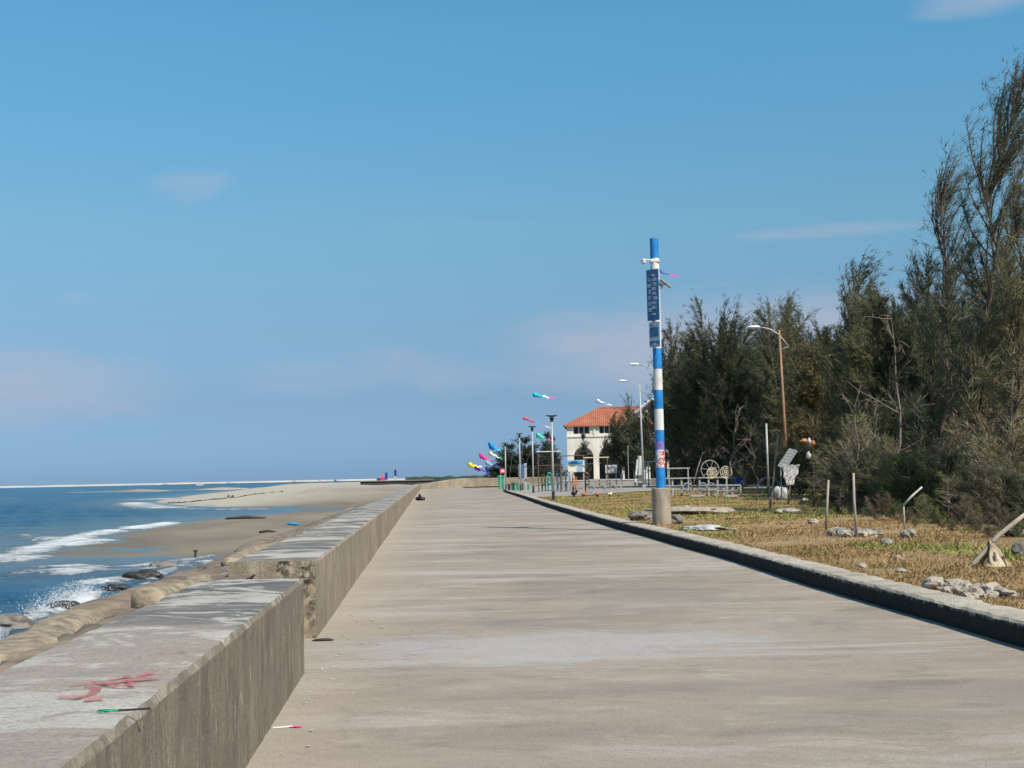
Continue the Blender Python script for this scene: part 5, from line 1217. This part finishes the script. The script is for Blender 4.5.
fitness('dark exercise machine with orange handles beside the white railing', 584.5, 590.5, 472.5, 493.5, 'darkmetal', 'orange', 6)
def rider(label, px, py, w, matm, seed):
    B = ground(px, py); s = .72 * w * B.y / F_PX; root = thing('spring_rider', label, 'spring rider', B)
    mb = MB(); mb.blob((0, 0, s * .62), (s * .5, s * .25, s * .26), seed, .2); mb.blob((s * .42, 0, s * .9), (s * .2, s * .14, s * .2), seed + 1, .15); mb.build('body', matm, root, smooth=True)
    mb = MB(); mb.tube([(.0 + .06 * math.cos(i * 1.3), .06 * math.sin(i * 1.3), s * .42 * i / 20) for i in range(21)], .022, 5); mb.build('spring', 'darkmetal', root)
rider('black and white spring rider nearest the lamp post', 574, 497.2, 9, 'black', 1)
rider('orange spring rider left of the white railing', 583.5, 497, 7, 'orange', 4)
rider('orange spring rider under the middle of the white railing', 597.5, 497, 7, 'orange', 7)
rider('yellowish spring rider under the right end of the white railing', 610, 496.6, 6, 'creamcloth', 9)

def railing(label, px0, px1, top, mid, bot, posts, matm, cross=False):
    B0 = ground(px0, bot); d = B0.y; w = (px1 - px0) * d / F_PX; h = col(px0, d, top) - B0.z; hm = col(px0, d, mid) - B0.z
    root = thing('railing', label, 'railing', B0); mb = MB(); mb.box((w / 2, 0, h), (w, .07, .07)); mb.build('top_rail', matm, root); mb = MB(); mb.box((w / 2, 0, hm), (w, .05, .05)); mb.build('mid_rail', matm, root)
    for i in range(posts):
        x = w * i / (posts - 1); mb = MB(); mb.box((x, .06, h / 2 - .03), (.09, .06, h + .02)); mb.build('post', matm, root)
    if cross:
        for i in range(posts - 1):
            x0 = w * i / (posts - 1); x1 = w * (i + 1) / (posts - 1); mb = MB(); mb.tube([(x0 + .08, -.06, .05), (x1 - .08, -.06, h - .04)], .03, 6); mb.tube([(x1 - .08, -.1, .05), (x0 + .08, -.1, h - .04)], .03, 6); mb.build('brace', matm, root)
    return root
railing('pale crossed railing beside the exercise area', 589, 621, 479.8, 486.5, 495.6, 4, 'greymetal', True)
railing('pale two-bar railing right of the striped pole', 664, 727, 478.5, 486, 496.6, 8, 'greymetal')
railing('low pale railing end right of the wagon wheels', 716, 741, 485.4, 490.5, 497, 4, 'greymetal')
# low seats and steps in front of that railing
for i, (px, w, h, lab) in enumerate([(697, 14, 1.6, 'flat pale bench slab in front of the two-bar railing'), (731, 13, 1.3, 'flat pale slab at the foot of the low railing end')]):
    B = ground(px, 498.2); s = B.y / F_PX; r_ = thing('low_bench', lab, 'bench', B); mb = MB(); mb.box((0, 0, h * s + .05), (w * s, .4, .08)); mb.build('seat', 'galv', r_)
    for sx in (-1, 1):
        mb = MB(); mb.box((sx * w * s * .38, 0, h * s / 2), (.1, .3, h * s + .02)); mb.build('leg', 'galv', r_)
def stool(px, lab):
    B = ground(px, 496); r_ = thing('hoop_chair', lab, 'chair', B, group='small hooped chairs at the railing'); mb = MB(); mb.ring((0, 0, .45), .24, .03, n=18, k=5); mb.build('backrest', 'galv', r_)
    mb = MB(); mb.box((0, -.15, .34), (.4, .36, .05)); mb.build('seat', 'galv', r_)
    for sx in (-1, 1):
        mb = MB(); mb.box((sx * .17, -.3, .16), (.04, .04, .33)); mb.build('leg', 'galv', r_)
for px, lab in ((687.5, 'leftmost small hooped chair at the two-bar railing'), (703, 'small hooped chair left of the wagon wheels'), (711, 'small hooped chair directly under the big wagon wheel')): stool(px, lab)

def wheel(label, px, py, rpx, d, rings, spokes, matm, rest):
    c = atd(px, py, d); r = rpx * d / F_PX; root = thing('wagon_wheel', label, 'wheel', c, R(8)); mb = MB(); mb.ring((0, 0, 0), r, .022, n=40); mb.build('rim', matm, root)
    for k in rings:
        mb = MB(); mb.ring((0, -.02, 0), r * k, .018, n=30); mb.build('inner_ring', matm, root)
    mb = MB(); mb.tube([(0, -.05, 0), (0, .05, 0)], .04, 12); mb.build('hub', matm, root)
    for i in range(spokes):
        a = 2 * math.pi * i / spokes + .3; mb = MB(); mb.tube([(math.cos(a) * .05, 0, math.sin(a) * .05), (math.cos(a) * r, 0, math.sin(a) * r)], .012, 5); mb.build('spoke', matm, root)
dW = ground(700, 496.6).y
wheel('largest wagon wheel, thin spoked rim standing on the railing', 710, 469.6, 9.2, dW + .25, [], 7, 'galv', 0)
wheel('small ringed wheel in front of the largest wagon wheel', 712, 473, 5.2, dW - .10, [.66, .34], 6, 'cream', 0)
wheel('ringed wheel right of the largest wagon wheel', 726, 472.3, 5.9, dW - .05, [.68, .36], 6, 'cream', 0)
wheel('large low hoop wheel half sunk in the weeds under the small solar post', 769, 490, 13, 72, [.9], 9, 'galv', 0)
b = gd(738.5, 80); r_ = thing('blue_box', 'dull blue box beside the low railing end', 'box', b); mb = MB(); zb_ = col(738, 80, 484) - b.z; zt_ = col(738, 80, 477.6) - b.z; mb.box((0, 0, (zb_ + zt_) / 2), (.48, .4, zt_ - zb_)); mb.build('body', 'navy', r_)
mb = MB(); mb.box((0, 0, zt_ + .02), (.52, .44, .05)); mb.build('lid', 'signblue', r_)
for s in (-1, 1): mb = MB(); mb.box((s * .18, 0, zb_ / 2), (.06, .3, zb_)); mb.build('leg', 'darkmetal', r_)
# white A-frame stand and thin pole left of the striped pole
B = gd(640, 110); s = B.y / F_PX; r_ = thing('stand', 'white A-shaped stand left of the striped pole', 'stand', B); h = col(640, 110, 459.5) - B.z
for x in (-5.5, 3.0):
    mb = MB(); mb.tube([(x * s, -.2, 0), ((x * .4) * s, 0, h)], .09, 8); mb.build('leg', 'white', r_)
mb = MB(); mb.tube([(0, .1, 0), (0, 0, h + .3)], .17, 10); mb.build('column', 'white', r_); mb = MB(); mb.box((0, -.2, .35), (1.7, .5, .12)); mb.box((0, -.2, .95), (.9, .4, .08)); mb.build('step', 'galv', r_)
B = gd(628.5, 112); r_ = thing('thin_post', 'thin grey post in front of the dark evergreens', 'post', B); h = col(628, 112, 447) - B.z; mb = MB(); mb.tube([(0, 0, -.1), (0, 0, h)], .035, 8); mb.build('shaft', 'greymetal', r_); mb = MB(); mb.tube([(0, 0, h), (0, 0, h + .1)], .06, 8); mb.build('cap', 'greymetal', r_)
for px, h_, lab in ((621.5, 11, 'short white post right of the blank white board'), (648.5, 22, 'slim white post right of the white A-shaped stand')):
    B = gd(px, 106); r_ = thing('post', lab, 'post', B); hh_ = h_ * 106 / F_PX + .2; mb = MB(); mb.box((0, 0, hh_ / 2), (.11, .11, hh_)); mb.build('shaft', 'white', r_); mb = MB(); mb.box((0, 0, hh_ + .02), (.15, .15, .04)); mb.build('cap', 'galv', r_)
# low pale border wall across the plaza
a, b = gd(560, 118), gd(668, 118); B = (a + b) / 2; r_ = thing('border_wall', 'low pale border wall across the back of the paved area', 'wall', (B.x, B.y, float(G(B.x, B.y)))); mb = MB(); mb.box((0, 0, .25), ((b - a).length, .3, .55)); mb.build('wall', 'paving', r_); mb = MB(); mb.box((0, 0, .55), ((b - a).length + .1, .4, .06)); mb.build('coping', 'housetrim', r_)

# ------------------------------------------------------------------ grass verge: stones, sticks, cloth
def stone(label, px, py, s, matm, seed, name='stone', cat='stone', sink=.2, rz=0.0, amp=.3):
    p = at(px, py, SOIL); o = MB().blob((0, 0, s[2] * (1 - sink)), s, seed, amp, rz=rz).build(name, matm, smooth=True, loc=(p.x, p.y, float(G(p.x, p.y)))); return tag(o, label, cat)
stone('rounded grey concrete lump lying just left of the striped pole foot', 641, 520.5, (.40, .32, .16), 'greyrock', 1, 'concrete_lump', 'rubble')
stone('flat grey slab in the grass right of the striped pole foot', 690, 514, (1.2, 1.0, .13), 'paleroc', 2, 'flat_slab', 'rubble', .3, amp=.6)
stone('small white scrap on the flat grey slab', 687, 512.2, (.12, .08, .06), 'whitesheet', 3, 'white_scrap', 'litter', -1.7)
stone('bluish bleached sheet crumpled in the grass right of the striped pole', 707, 529.8, (.42, .8, .06), 'whitesheet', 4, 'crumpled_sheet', 'sheet', .45, .3, .8)
stone('small grey stone at the right of the striped pole foot', 676, 524, (.20, .16, .14), 'greyrock', 5)
def heap(label, px, py, n, w, matm, seed, name, cat, group=None, mats=None, hs=.12):
    p = at(px, py, SOIL); root = thing(name, label, cat, (p.x, p.y, SOIL)); rs = random.Random(seed); mbs = {}
    for i in range(n):
        q = (rs.uniform(-1, 1) * w[0], rs.uniform(-1, 1) * w[1]); s = rs.uniform(.6, 1.5) * hs
        mm = (mats or [matm])[i % len(mats or [matm])]
        mbs.setdefault((mm, i), MB()).blob((q[0], q[1], s * .35), (s * rs.uniform(.9, 1.7), s, s * .7), seed * 31 + i, .6, 3, rs.uniform(0, 3))
    for (mm, _i), mb in mbs.items(): mb.build('rubble_piece' if cat == 'rubble' else 'rag', mm, root)
heap('pair of grey sacks and rags dumped in the grass behind the upright stick', 856, 536.5, 16, (.36, .5), 'greybag', 3, 'sack_heap', 'sacks', mats=['greybag', 'paleroc', 'greyrock'], hs=.10)
heap('pale broken rubble spilled over the back edge of the kerb', 962, 592, 16, (.24, .75), 'paleroc', 5, 'rubble_heap', 'rubble', hs=.085)
stone('single grey stone right of the grey sacks', 886.5, 545.5, (.09, .08, .07), 'greybag', 11, amp=.6)
stone('grey wrapped bundle at the foot of the leaning stick', 908, 538.5, (.12, .10, .10), 'greybag', 12, 'bundle', 'bundle', amp=.6)
stone('small pale stone behind the kerb, upper of two', 899, 561.5, (.07, .06, .05), 'paleroc', 13)
stone('small white stone behind the kerb, lower of two', 901, 573, (.07, .05, .035), 'paleroc', 14)
stone('tan stone by the kerb left of the pale rubble', 862, 568.5, (.07, .06, .04), 'paleroc', 15)
stone('grey boulder at the right edge under the trees', 1014, 537, (.22, .18, .10), 'greyrock', 16, 'boulder', 'boulder', amp=.6)
stone('pale mound of sand in the grass by the crooked sapling', 788, 514, (.45, .5, .13), 'paleroc', 17, 'sand_mound', 'mound', .5)
stone('white stone in the weeds right of the sand mound', 813, 524, (.13, .11, .07), 'paleroc', 18, amp=.6)
stone('white rag in the dry grass under the olive shrub', 806, 504, (.14, .12, .12), 'whitesheet', 19, 'rag', 'rag', amp=.6)
stone('dark stone in the grass at the right edge', 1019, 556, (.12, .1, .1), 'greyrock', 20, amp=.6)

def stick(label, pts, d, r, matm='palewood', group='sticks stuck in the grass', name='wooden_stick'):
    P = [atd(x, y, d) for x, y in pts]; b = Vector((P[0].x, P[0].y, P[0].z)); gz_ = float(G(b.x, b.y)); P[0].z = gz_ - .05
    loc = Vector((b.x, b.y, gz_)); mb = MB(); mb.tube([p - loc for p in P], [r, *[r * .92] * (len(P) - 2), r * .75], 7)
    return tag(mb.build(name, matm, smooth=True, loc=loc), label, 'stick', group)
d1 = at(826, 530, SOIL).y; stick('left one of the two upright sticks, forked at the top', [(826, 530), (827, 505), (828.5, 480)], d1, .032)
d2 = at(856, 538, SOIL).y; stick('right one of the two upright sticks, with a knot near the top', [(857, 537), (854, 500), (853.5, 473)], d2, .03)
d3 = at(904, 530, SOIL).y; stick('thin stake carrying the broken pale branch', [(904.5, 530), (904, 517), (903.5, 504)], d3, .025)
P = [atd(x, y, d3 - .04) for x, y in [(903.5, 505), (912, 496), (922, 487)]]; mb = MB(); mb.tube([p - P[0] for p in P], [.022, .026, .02], 7); tag(mb.build('broken_branch', 'whitesheet', smooth=True, loc=P[0]), 'short pale broken branch leaning up from the thin stake', 'branch')
d4 = at(727, 512, SOIL).y
stick('long thin stick leaning left of the wagon wheels', [(690, 493), (697, 470), (703, 452)], 70, .035, 'deadwood')
stick('pale fork-topped stick right of the wagon wheels', [(742, 492), (744, 480), (748, 470)], 72, .035, 'deadwood')
stick('crooked pale sapling trunk left of the crumpled white sheet', [(770, 517), (772.5, 490), (775, 462), (778, 434)], 46, .038, 'deadwood')
stick('thin stake under the crumpled white sheet', [(788, 512), (789.5, 495), (790, 484)], 52, .035, 'brownmetal')
stick('short stump right of the crooked sapling trunk', [(770.5, 506), (771, 497)], 52, .09, 'deadwood')
# bent stick with tan cloth
D5 = at(990, 567, SOIL).y
stick('long slanting pale branch carrying the tan cloth at the right edge', [(966, 571), (975, 562), (986, 550), (998, 536), (1014, 523), (1028, 512)], D5, .035)
mb = MB(); rs = random.Random(8); c0 = atd(991, 541, D5); gz_ = SOIL; vs = []; nu_, nv_ = 16, 12
for side in (-1, 1):
    base_i = len(vs)
    for j in range(nv_):
        t = j / (nv_ - 1)
        for i in range(nu_):
            u = i / (nu_ - 1) - .5; wv = .5 + .75 * t
            vs.append((u * .12 * wv + .035 * math.sin(t * 5 + i) * t + .10 * t * (1 if u > 0 else -.3), side * (.03 + .16 * t + .03 * math.sin(u * 22 + t * 3) * t) + .02 * math.sin(i * 2.1), (c0.z - gz_) * (1 - t) * (1 + .06 * math.sin(i * 1.7) * t) + .02 * t * abs(math.sin(i * 1.9))))
    mb.f += [(base_i + j * nu_ + i, base_i + j * nu_ + i + 1, base_i + (j + 1) * nu_ + i + 1, base_i + (j + 1) * nu_ + i) for j in range(nv_ - 1) for i in range(nu_ - 1)]
mb.v = vs; mb.f += [(i, i + 1, nv_ * nu_ + i + 1, nv_ * nu_ + i) for i in range(nu_ - 1)]
tag(mb.build('tan_cloth', 'tancloth', smooth=True, loc=(c0.x, c0.y, gz_)), 'tan cloth draped over the slanting branch at the right edge', 'cloth')
# wire panel, crumpled sheet, orange bundle in the shrubs
D6 = 52.0; p0, p1 = atd(781, 468, D6), atd(796, 449, D6)
b = gd(787, D6); r_ = thing('wire_rack', 'pale wire grid rack leaning in the shrubs beside the rusty lamp post', 'rack', b); mb = MB(); o0 = atd(778, 466, D6) - b; ux = atd(786, 468, D6) - atd(778, 466, D6); uy = atd(792, 448.5, D6) - atd(778, 466, D6); uy = uy + Vector((0, .5, 0))
for i in range(7): mb.tube([o0 + ux * i / 6, o0 + ux * i / 6 + uy], .014, 5)
for i in range(7): mb.tube([o0 + uy * i / 6, o0 + uy * i / 6 + ux], .014, 5)
mb.build('grid', 'galv', r_)
for f in (.1, .9): mb = MB(); q = o0 + ux * f + uy * .15; mb.tube([q, (q.x, q.y, -.05)], .025, 6); mb.build('leg', 'greymetal', r_)
mb = MB(); c = atd(790.5, 474, D6 - .3); s = D6 / F_PX
bm_v = []; n1, n2 = 15, 15; rs = random.Random(6)
for j in range(n2):
    for i in range(n1):
        u, v = i / (n1 - 1) - .5, j / (n2 - 1); w = (1.0 - .62 * v ** 1.5) * 17 * s
        bm_v.append((u * w + (.5 - v) * .12, .10 * math.sin(i * 1.3 + j * .9) + .05 * rs.random() - .12 * (v - .5), (9 - 20 * v) * s + .5 * s * math.sin(i * 1.1)))
bk = [(x, y + .03, z) for x, y, z in bm_v]; q = [(j * n1 + i, j * n1 + i + 1, (j + 1) * n1 + i + 1, (j + 1) * n1 + i) for j in range(n2 - 1) for i in range(n1 - 1)]
mb.add(bm_v, q); mb.add(bk, [tuple(reversed(f)) for f in q]); tag(mb.build('crumpled_sheet', 'whitesheet', smooth=True, loc=c), 'crumpled off-white sheet hanging under the wire grid rack', 'sheet')
c = gd(780.5, 60); c.z += .25; tag(MB().blob((0, 0, .05), (.28, .22, .36), 77, .5, 3).build('sack', 'whitesheet', smooth=True, loc=c), 'white and grey sack below the wire grid rack', 'sack')
c = atd(809, 442, 58.3); r_ = thing('hanging_bundle', 'orange and white bundle hanging in the olive shrub', 'bundle', c); MB().blob((0, -.05, 0), (.09, .08, .15), 78, .7, 4).build('white_wrap', 'whitesheet', r_, smooth=True)
for s_ in (-1, 1): MB().blob((s_ * .19, 0, -.02 - .05 * s_), (.13 - .05 * s_, .06, .10), 79 + s_, .8, 4).build('orange_cloth', 'orange', r_, smooth=True)
c = atd(808.5, 455, 55); tag(MB().blob((0, 0, 0), (.10, .08, .15), 84, .4, 3).build('rag', 'whitesheet', smooth=True, loc=c), 'pale rag caught below the orange and white bundle', 'rag')

# ------------------------------------------------------------------ litter and small things on the walls, road and beach
p = at(122, 712, .742); r_ = thing('plastic_spoon', 'green flat plastic scrap with a thin dark handle on the nearest wall', 'litter', p, at(140, 710, .742).y * 0 + R(8)); mb = MB(); mb.blob((-.045, 0, .006), (.036, .020, .004), 5, .5); mb.build('scrap', 'lightgreen' if False else 'green', r_, smooth=True); mb = MB(); mb.tube([(-.03, 0, .005), (.09, .02, .004)], .004, 5); mb.build('handle', 'darkmetal', r_)
p = at(288, 728, 0); r_ = thing('pinwheel_scrap', 'bright pink plastic scrap with a white stem at the foot of the nearest wall', 'litter', p, R(6)); mb = MB(); mb.blob((.045, 0, .006), (.034, .020, .004), 6, .6); mb.build('scrap', 'pinkcloth', r_, smooth=True); mb = MB(); mb.tube([(-.09, -.01, .006), (.03, 0, .01)], .004, 5); mb.build('stem', 'whitecloth', r_)
rs = random.Random(31); sc_ = None
for i in range(64):
    if i < 42: px = rs.uniform(296, 352); py = 768 - (px - 245) * 1.42 + rs.uniform(-4, 28)
    else: py = rs.uniform(505, 760); px = 431 - (py - 478) * .62 + rs.uniform(8, 60)
    if py < 500 or py > 764: continue
    p = at(px, py, 0.006); s = rs.uniform(.004, .015) * (1 + p.y / 30); lab = 'tiny pale scrap among the litter at the foot of the sea wall'
    if sc_ is None:
        mb = MB(); mb.blob((0, 0, .10), (1, .7, .14), 3, .6, 3); sc_ = tag(mb.build('litter_scrap', 'whitesheet', loc=p), lab, 'litter', 'pale scraps at the foot of the sea wall'); sc_.scale = (s,) * 3
    else:
        c = sc_.copy(); COL.objects.link(c); c.location = p; c.scale = (s * rs.uniform(.7, 2), s, s); c.rotation_euler = (0, 0, rs.uniform(0, 6))
p = at(311, 640, 0.003)
tag(MB().blob((0, 0, .012), (.10, .03, .012), 9, .5).build('dark_rag', 'darkmetal', smooth=True, loc=at(323, 641, 0)), 'dark flat rag at the corner of the far wall end', 'rag')
p = at(420.5, 500.5, 0); r_ = thing('black_bag', 'small black bag slumped at the foot of the sea wall far down the road', 'bag', p); mb = MB(); mb.blob((0, 0, .10), (.30, .2, .15), 2, .5); mb.blob((-.06, 0, .27), (.10, .09, .16), 3, .5); mb.build('bag', 'black', r_, smooth=True)
def bz(px, py):
    z = -1.0
    for _ in range(10): q = at(px, py, z); z = .5 * z + .5 * float(beach_h(np.array([[q.x, q.y]]))[0])
    q = at(px, py, z); return Vector((q.x, q.y, float(beach_h(np.array([[q.x, q.y]]))[0])))
p = bz(293, 525); tag(MB().blob((0, 0, .06), (.30, .75, .10), 14, .5, 4, .5).build('blue_sheet', 'bluecloth', smooth=True, loc=p), 'bright blue plastic sheet lying on the sand beside the wall', 'sheet')
p = bz(195, 558); r_ = thing('dark_post', 'short dark post at the water edge of the near sandbar', 'post', p); mb = MB(); mb.tube([(0, 0, -.4), (.02, 0, .28)], [.06, .05], 8); mb.build('post', 'wood_and_shade', r_); mb = MB(); mb.box((.02, 0, .30), (.16, .12, .07)); mb.build('cap', 'wood_and_shade', r_)
p = bz(268, 533); tag(MB().tube([(-.5, 0, .05), (0, .1, .12), (.45, .2, .03)], [.07, .08, .04], 6).build('driftwood', 'wood_and_shade', smooth=True, loc=p), 'small dark driftwood stick on the near sandbar', 'driftwood')
p = bz(245, 519); tag(MB().tube([(-1.6, 0, .05), (0, .3, .15), (1.7, .1, .05)], [.12, .16, .07], 6).build('driftwood', 'wood_and_shade', smooth=True, loc=p), 'dark driftwood log along the inlet edge of the near sandbar', 'driftwood')
for px, py, lab in ((228.5, 497, 'left of two dark bundles on the lip of the far bank'), (232.5, 497.2, 'right of two dark bundles on the lip of the far bank')):
    p = bz(px, py); tag(MB().blob((0, 0, .15), (.22, .2, .22), int(px), .4, 2).build('dark_bundle', 'wood_and_shade', smooth=True, loc=p), lab, 'bundle')
p = at(352, 509.5, .2); 
tag(MB().blob((0, 0, .0), (.45, 1.6, .26), 41, .5, 4, R(3)).build('rubble_mound', 'paleroc', smooth=True, loc=(wall_x(56) - 2.3, 56, .02)), 'pale rubble mound on the sand against the far wall', 'rubble')
# far jetty with things on it
a = atd(361, 484, 240); b = atd(432, 482, 240); zt = col(395, 240, 480.9)
r_ = thing('jetty', 'low dark jetty on the sand at the far end of the beach', 'jetty', ((a.x + b.x) / 2, 240, -.5)); L_ = b.x - a.x; mb = MB(); mb.box((0, 0, (zt + .5) / 2), (L_, 2.2, zt + .5)); mb.build('side', 'wood_and_shade', r_); mb = MB(); mb.box((0, 0, zt + .56), (L_ + .3, 2.6, .12)); mb.build('deck', 'paving', r_)
deck = zt + .12
def banner(px0, px1, top, label, split):
    c = atd((px0 + px1) / 2, 478, 240); w = (px1 - px0) * 240 / F_PX; h = col(px0, 240, top) - deck; r_ = thing('banner', label, 'banner', (c.x, 240, deck), group='blue banners on the jetty')
    mb = MB(); mb.box((0, 0, h * (split + 1) / 2), (w, .12, h * (1 - split))); mb.build('cloth', 'signblue' if False else 'navy', r_); mb = MB(); mb.box((0, 0, h * split / 2), (w * .7, .2, h * split)); mb.build('foot', 'whitesheet', r_)
banner(385, 387.6, 472.6, 'shorter tall blue banner beside the red tent on the jetty', .08)
banner(394.2, 396.6, 469.6, 'taller blue banner with a pale foot on the jetty', .38)
c = atd(382.5, 478, 240); r_ = thing('red_tent', 'small red tent on the far jetty', 'tent', (c.x, 240, deck)); mb = MB(); h = col(382, 240, 474.6) - deck; w = .45; mb.add([(-w, -w, h * .45), (w, -w, h * .45), (w, w, h * .45), (-w, w, h * .45), (0, 0, h)], [(0, 1, 4), (1, 2, 4), (2, 3, 4), (3, 0, 4), (3, 2, 1, 0)]); mb.build('canopy', 'redcloth', r_); mb = MB(); mb.box((0, 0, h * .22), (w * 1.8, w * 1.8, h * .44)); mb.build('side', 'redcloth', r_)
c = atd(378.8, 482, 239.6); z_ = deck; r_ = thing('blue_crate', 'dark blue crate at the left of the red tent on the jetty', 'crate', (c.x, c.y, z_)); hz_ = max(.35, col(378, 239.6, 479.0) - z_); mb = MB(); mb.box((0, 0, hz_ / 2), (.7, .6, hz_)); mb.build('body', 'navy', r_); mb = MB(); mb.box((0, 0, hz_ + .02), (.76, .66, .06)); mb.build('lid', 'navy', r_)
# boats on the horizon
def boat(label, px, dist, length, hullm, cabm, masts=1):
    c = atd(px, 484, dist); r_ = thing('fishing_boat', label, 'boat', (c.x, dist, SEA), R(6), group='boats on the horizon'); L_ = length; mb = MB()
    pr = [(-L_ / 2, 1.3), (-L_ * .42, -.3), (L_ * .40, -.3), (L_ / 2, 1.9)]; mb.prism(pr, -L_ * .13, L_ * .13); mb.build('hull', hullm, r_)
    mb = MB(); mb.box((-L_ * .12, 0, 2.2), (L_ * .38, L_ * .18, 1.9)); mb.box((-L_ * .16, 0, 3.6), (L_ * .18, L_ * .15, 1.2)); mb.build('cabin', cabm, r_)
    mb = MB(); mb.tube([(L_ * .15, 0, 1.4), (L_ * .15, 0, 6)], .14, 6); mb.tube([(L_ * .15, 0, 5.4), (L_ * .42, 0, 2.0)], .07, 5); mb.build('mast', 'greymetal', r_)
boat('white and blue boat, leftmost of the two larger boats on the horizon', 200, 1500, 9.5, 'whitesheet', 'whitesheet')
boat('bluish boat, longer of the two larger boats on the horizon', 229.5, 1500, 11.5, 'signblue', 'signpale')
boat('tiny boat on the horizon left of the other small ones', 294, 2000, 7, 'signblue', 'signpale')
boat('tiny boat on the horizon, middle of the small ones', 320, 2000, 8, 'greybag', 'signpale')
boat('tiny boat on the horizon nearest the red tent', 336, 1900, 9, 'signblue', 'signblue')
boat('faint small boat far left of the two larger boats', 165, 2400, 9, 'signpale', 'signpale')

# far dark scrub beyond the end wall
o = MB().sweep([(x, 420, 0) for x in np.linspace(wall_x(420) - 6, 60, 60)], [(4, -.3), (3, 1.5), (0, 1.9), (-3, 1.5), (-4, -.3)], .3, 8, jz=.2).build('far_scrub', 'hedge'); setting(o, 'stuff'); o['label'] = 'dark scrub beyond the end of the promenade'; o['category'] = 'scrub'

# ------------------------------------------------------------------ daylight
SUN_AZ, SUN_EL = R(-48), R(48)          # azimuth from +X towards +Y
sdir = Vector((math.cos(SUN_EL) * math.cos(SUN_AZ), math.cos(SUN_EL) * math.sin(SUN_AZ), math.sin(SUN_EL)))
sl = bpy.data.lights.new('sun', 'SUN'); sl.energy = 4.4; sl.angle = R(0.5); sl.color = (1.0, 0.93, 0.83)
so = bpy.data.objects.new('sun', sl); COL.objects.link(so); so.rotation_euler = sdir.to_track_quat('Z', 'Y').to_euler(); so.location = (30, -20, 40)
w = bpy.data.worlds.new('World'); S.world = w; w.use_nodes = True; nt = w.node_tree
bg = nt.nodes['Background']; sky = N(nt, 'ShaderNodeTexSky', sky_type='NISHITA'); sky.sun_disc = False
sky.sun_elevation = SUN_EL; sky.sun_rotation = math.pi / 2 - SUN_AZ; sky.altitude = 0; sky.air_density = 1.0; sky.dust_density = 0.3; sky.ozone_density = 3.0
tc = N(nt, 'ShaderNodeTexCoord'); sx = N(nt, 'ShaderNodeSeparateXYZ'); nt.links.new(tc.outputs['Generated'], sx.inputs[0])
elev = sx.outputs['Z']
tint = ramp(nt, elev, [(0.0, (0.245, 0.42, 0.825)), (0.009, (0.245, 0.42, 0.825)), (0.059, (0.325, 0.435, 0.635)), (0.112, (0.455, 0.575, 0.665)), (0.187, (0.585, 0.815, 0.795)), (0.331, (0.585, 1.11, 1.11)), (1.0, (0.6, 1.0, 1.05))])
skyc = mix(nt, 1.0, sky.outputs[0], tint, 'MULTIPLY')
# thin clouds: soft wisps, thicker in two low banks
nv = N(nt, 'ShaderNodeMapping'); nv.inputs['Scale'].default_value = (5, 5, 17); nt.links.new(tc.outputs['Generated'], nv.inputs['Vector'])
cn = noise(nt, nv.outputs['Vector'], 2.2, 9, 0.62, 0.8)
def blob(px, py, sx_, sy_):
    d = ray(px, py).normalized(); du = N(nt, 'ShaderNodeVectorMath', operation='SUBTRACT'); nt.links.new(tc.outputs['Generated'], du.inputs[0]); du.inputs[1].default_value = d
    s_ = N(nt, 'ShaderNodeVectorMath', operation='MULTIPLY'); nt.links.new(du.outputs[0], s_.inputs[0]); s_.inputs[1].default_value = (F_PX / sx_, F_PX / sx_ * .3, F_PX / sy_)
    l = N(nt, 'ShaderNodeVectorMath', operation='LENGTH'); nt.links.new(s_.outputs[0], l.inputs[0]); return ramp(nt, l.outputs['Value'], [(0.0, 1.0), (1.0, 0.0)], 'EASE')
tot = None
for px, py, a_, b_, k_ in [(760, 350, 390, 92, 1.0), (590, 345, 130, 40, .7), (5, 388, 270, 72, .62), (195, 183, 75, 35, .45), (975, 3, 95, 24, .55), (840, 230, 190, 13, .46), (470, 225, 260, 26, .2), (70, 298, 60, 16, .3), (380, 372, 340, 55, .36)]:
    v = mathn(nt, 'MULTIPLY', blob(px, py, a_, b_), k_); tot = v if tot is None else mathn(nt, 'MAXIMUM', tot, v)
cl = ramp(nt, mathn(nt, 'ADD', mathn(nt, 'MULTIPLY', cn, 0.6), mathn(nt, 'MULTIPLY', tot, 0.9)), [(0.46, 0.0), (1.0, 1.0)])
cl = mathn(nt, 'MULTIPLY', cl, ramp(nt, tot, [(0.0, 0.0), (0.25, 1.0)]))
skyc = mix(nt, mathn(nt, 'MULTIPLY', cl, 0.66), skyc, (3.5, 3.75, 4.55))
nt.links.new(skyc, bg.inputs['Color']); bg.inputs['Strength'].default_value = 0.1
S.view_settings.view_transform = 'Standard'; S.view_settings.look = 'None'; S.view_settings.gamma = 1.0; S.view_settings.exposure = 0.4; S.view_settings.use_curve_mapping = False
S.cycles.use_denoising = True; S.cycles.max_bounces = 6; S.cycles.transparent_max_bounces = 8
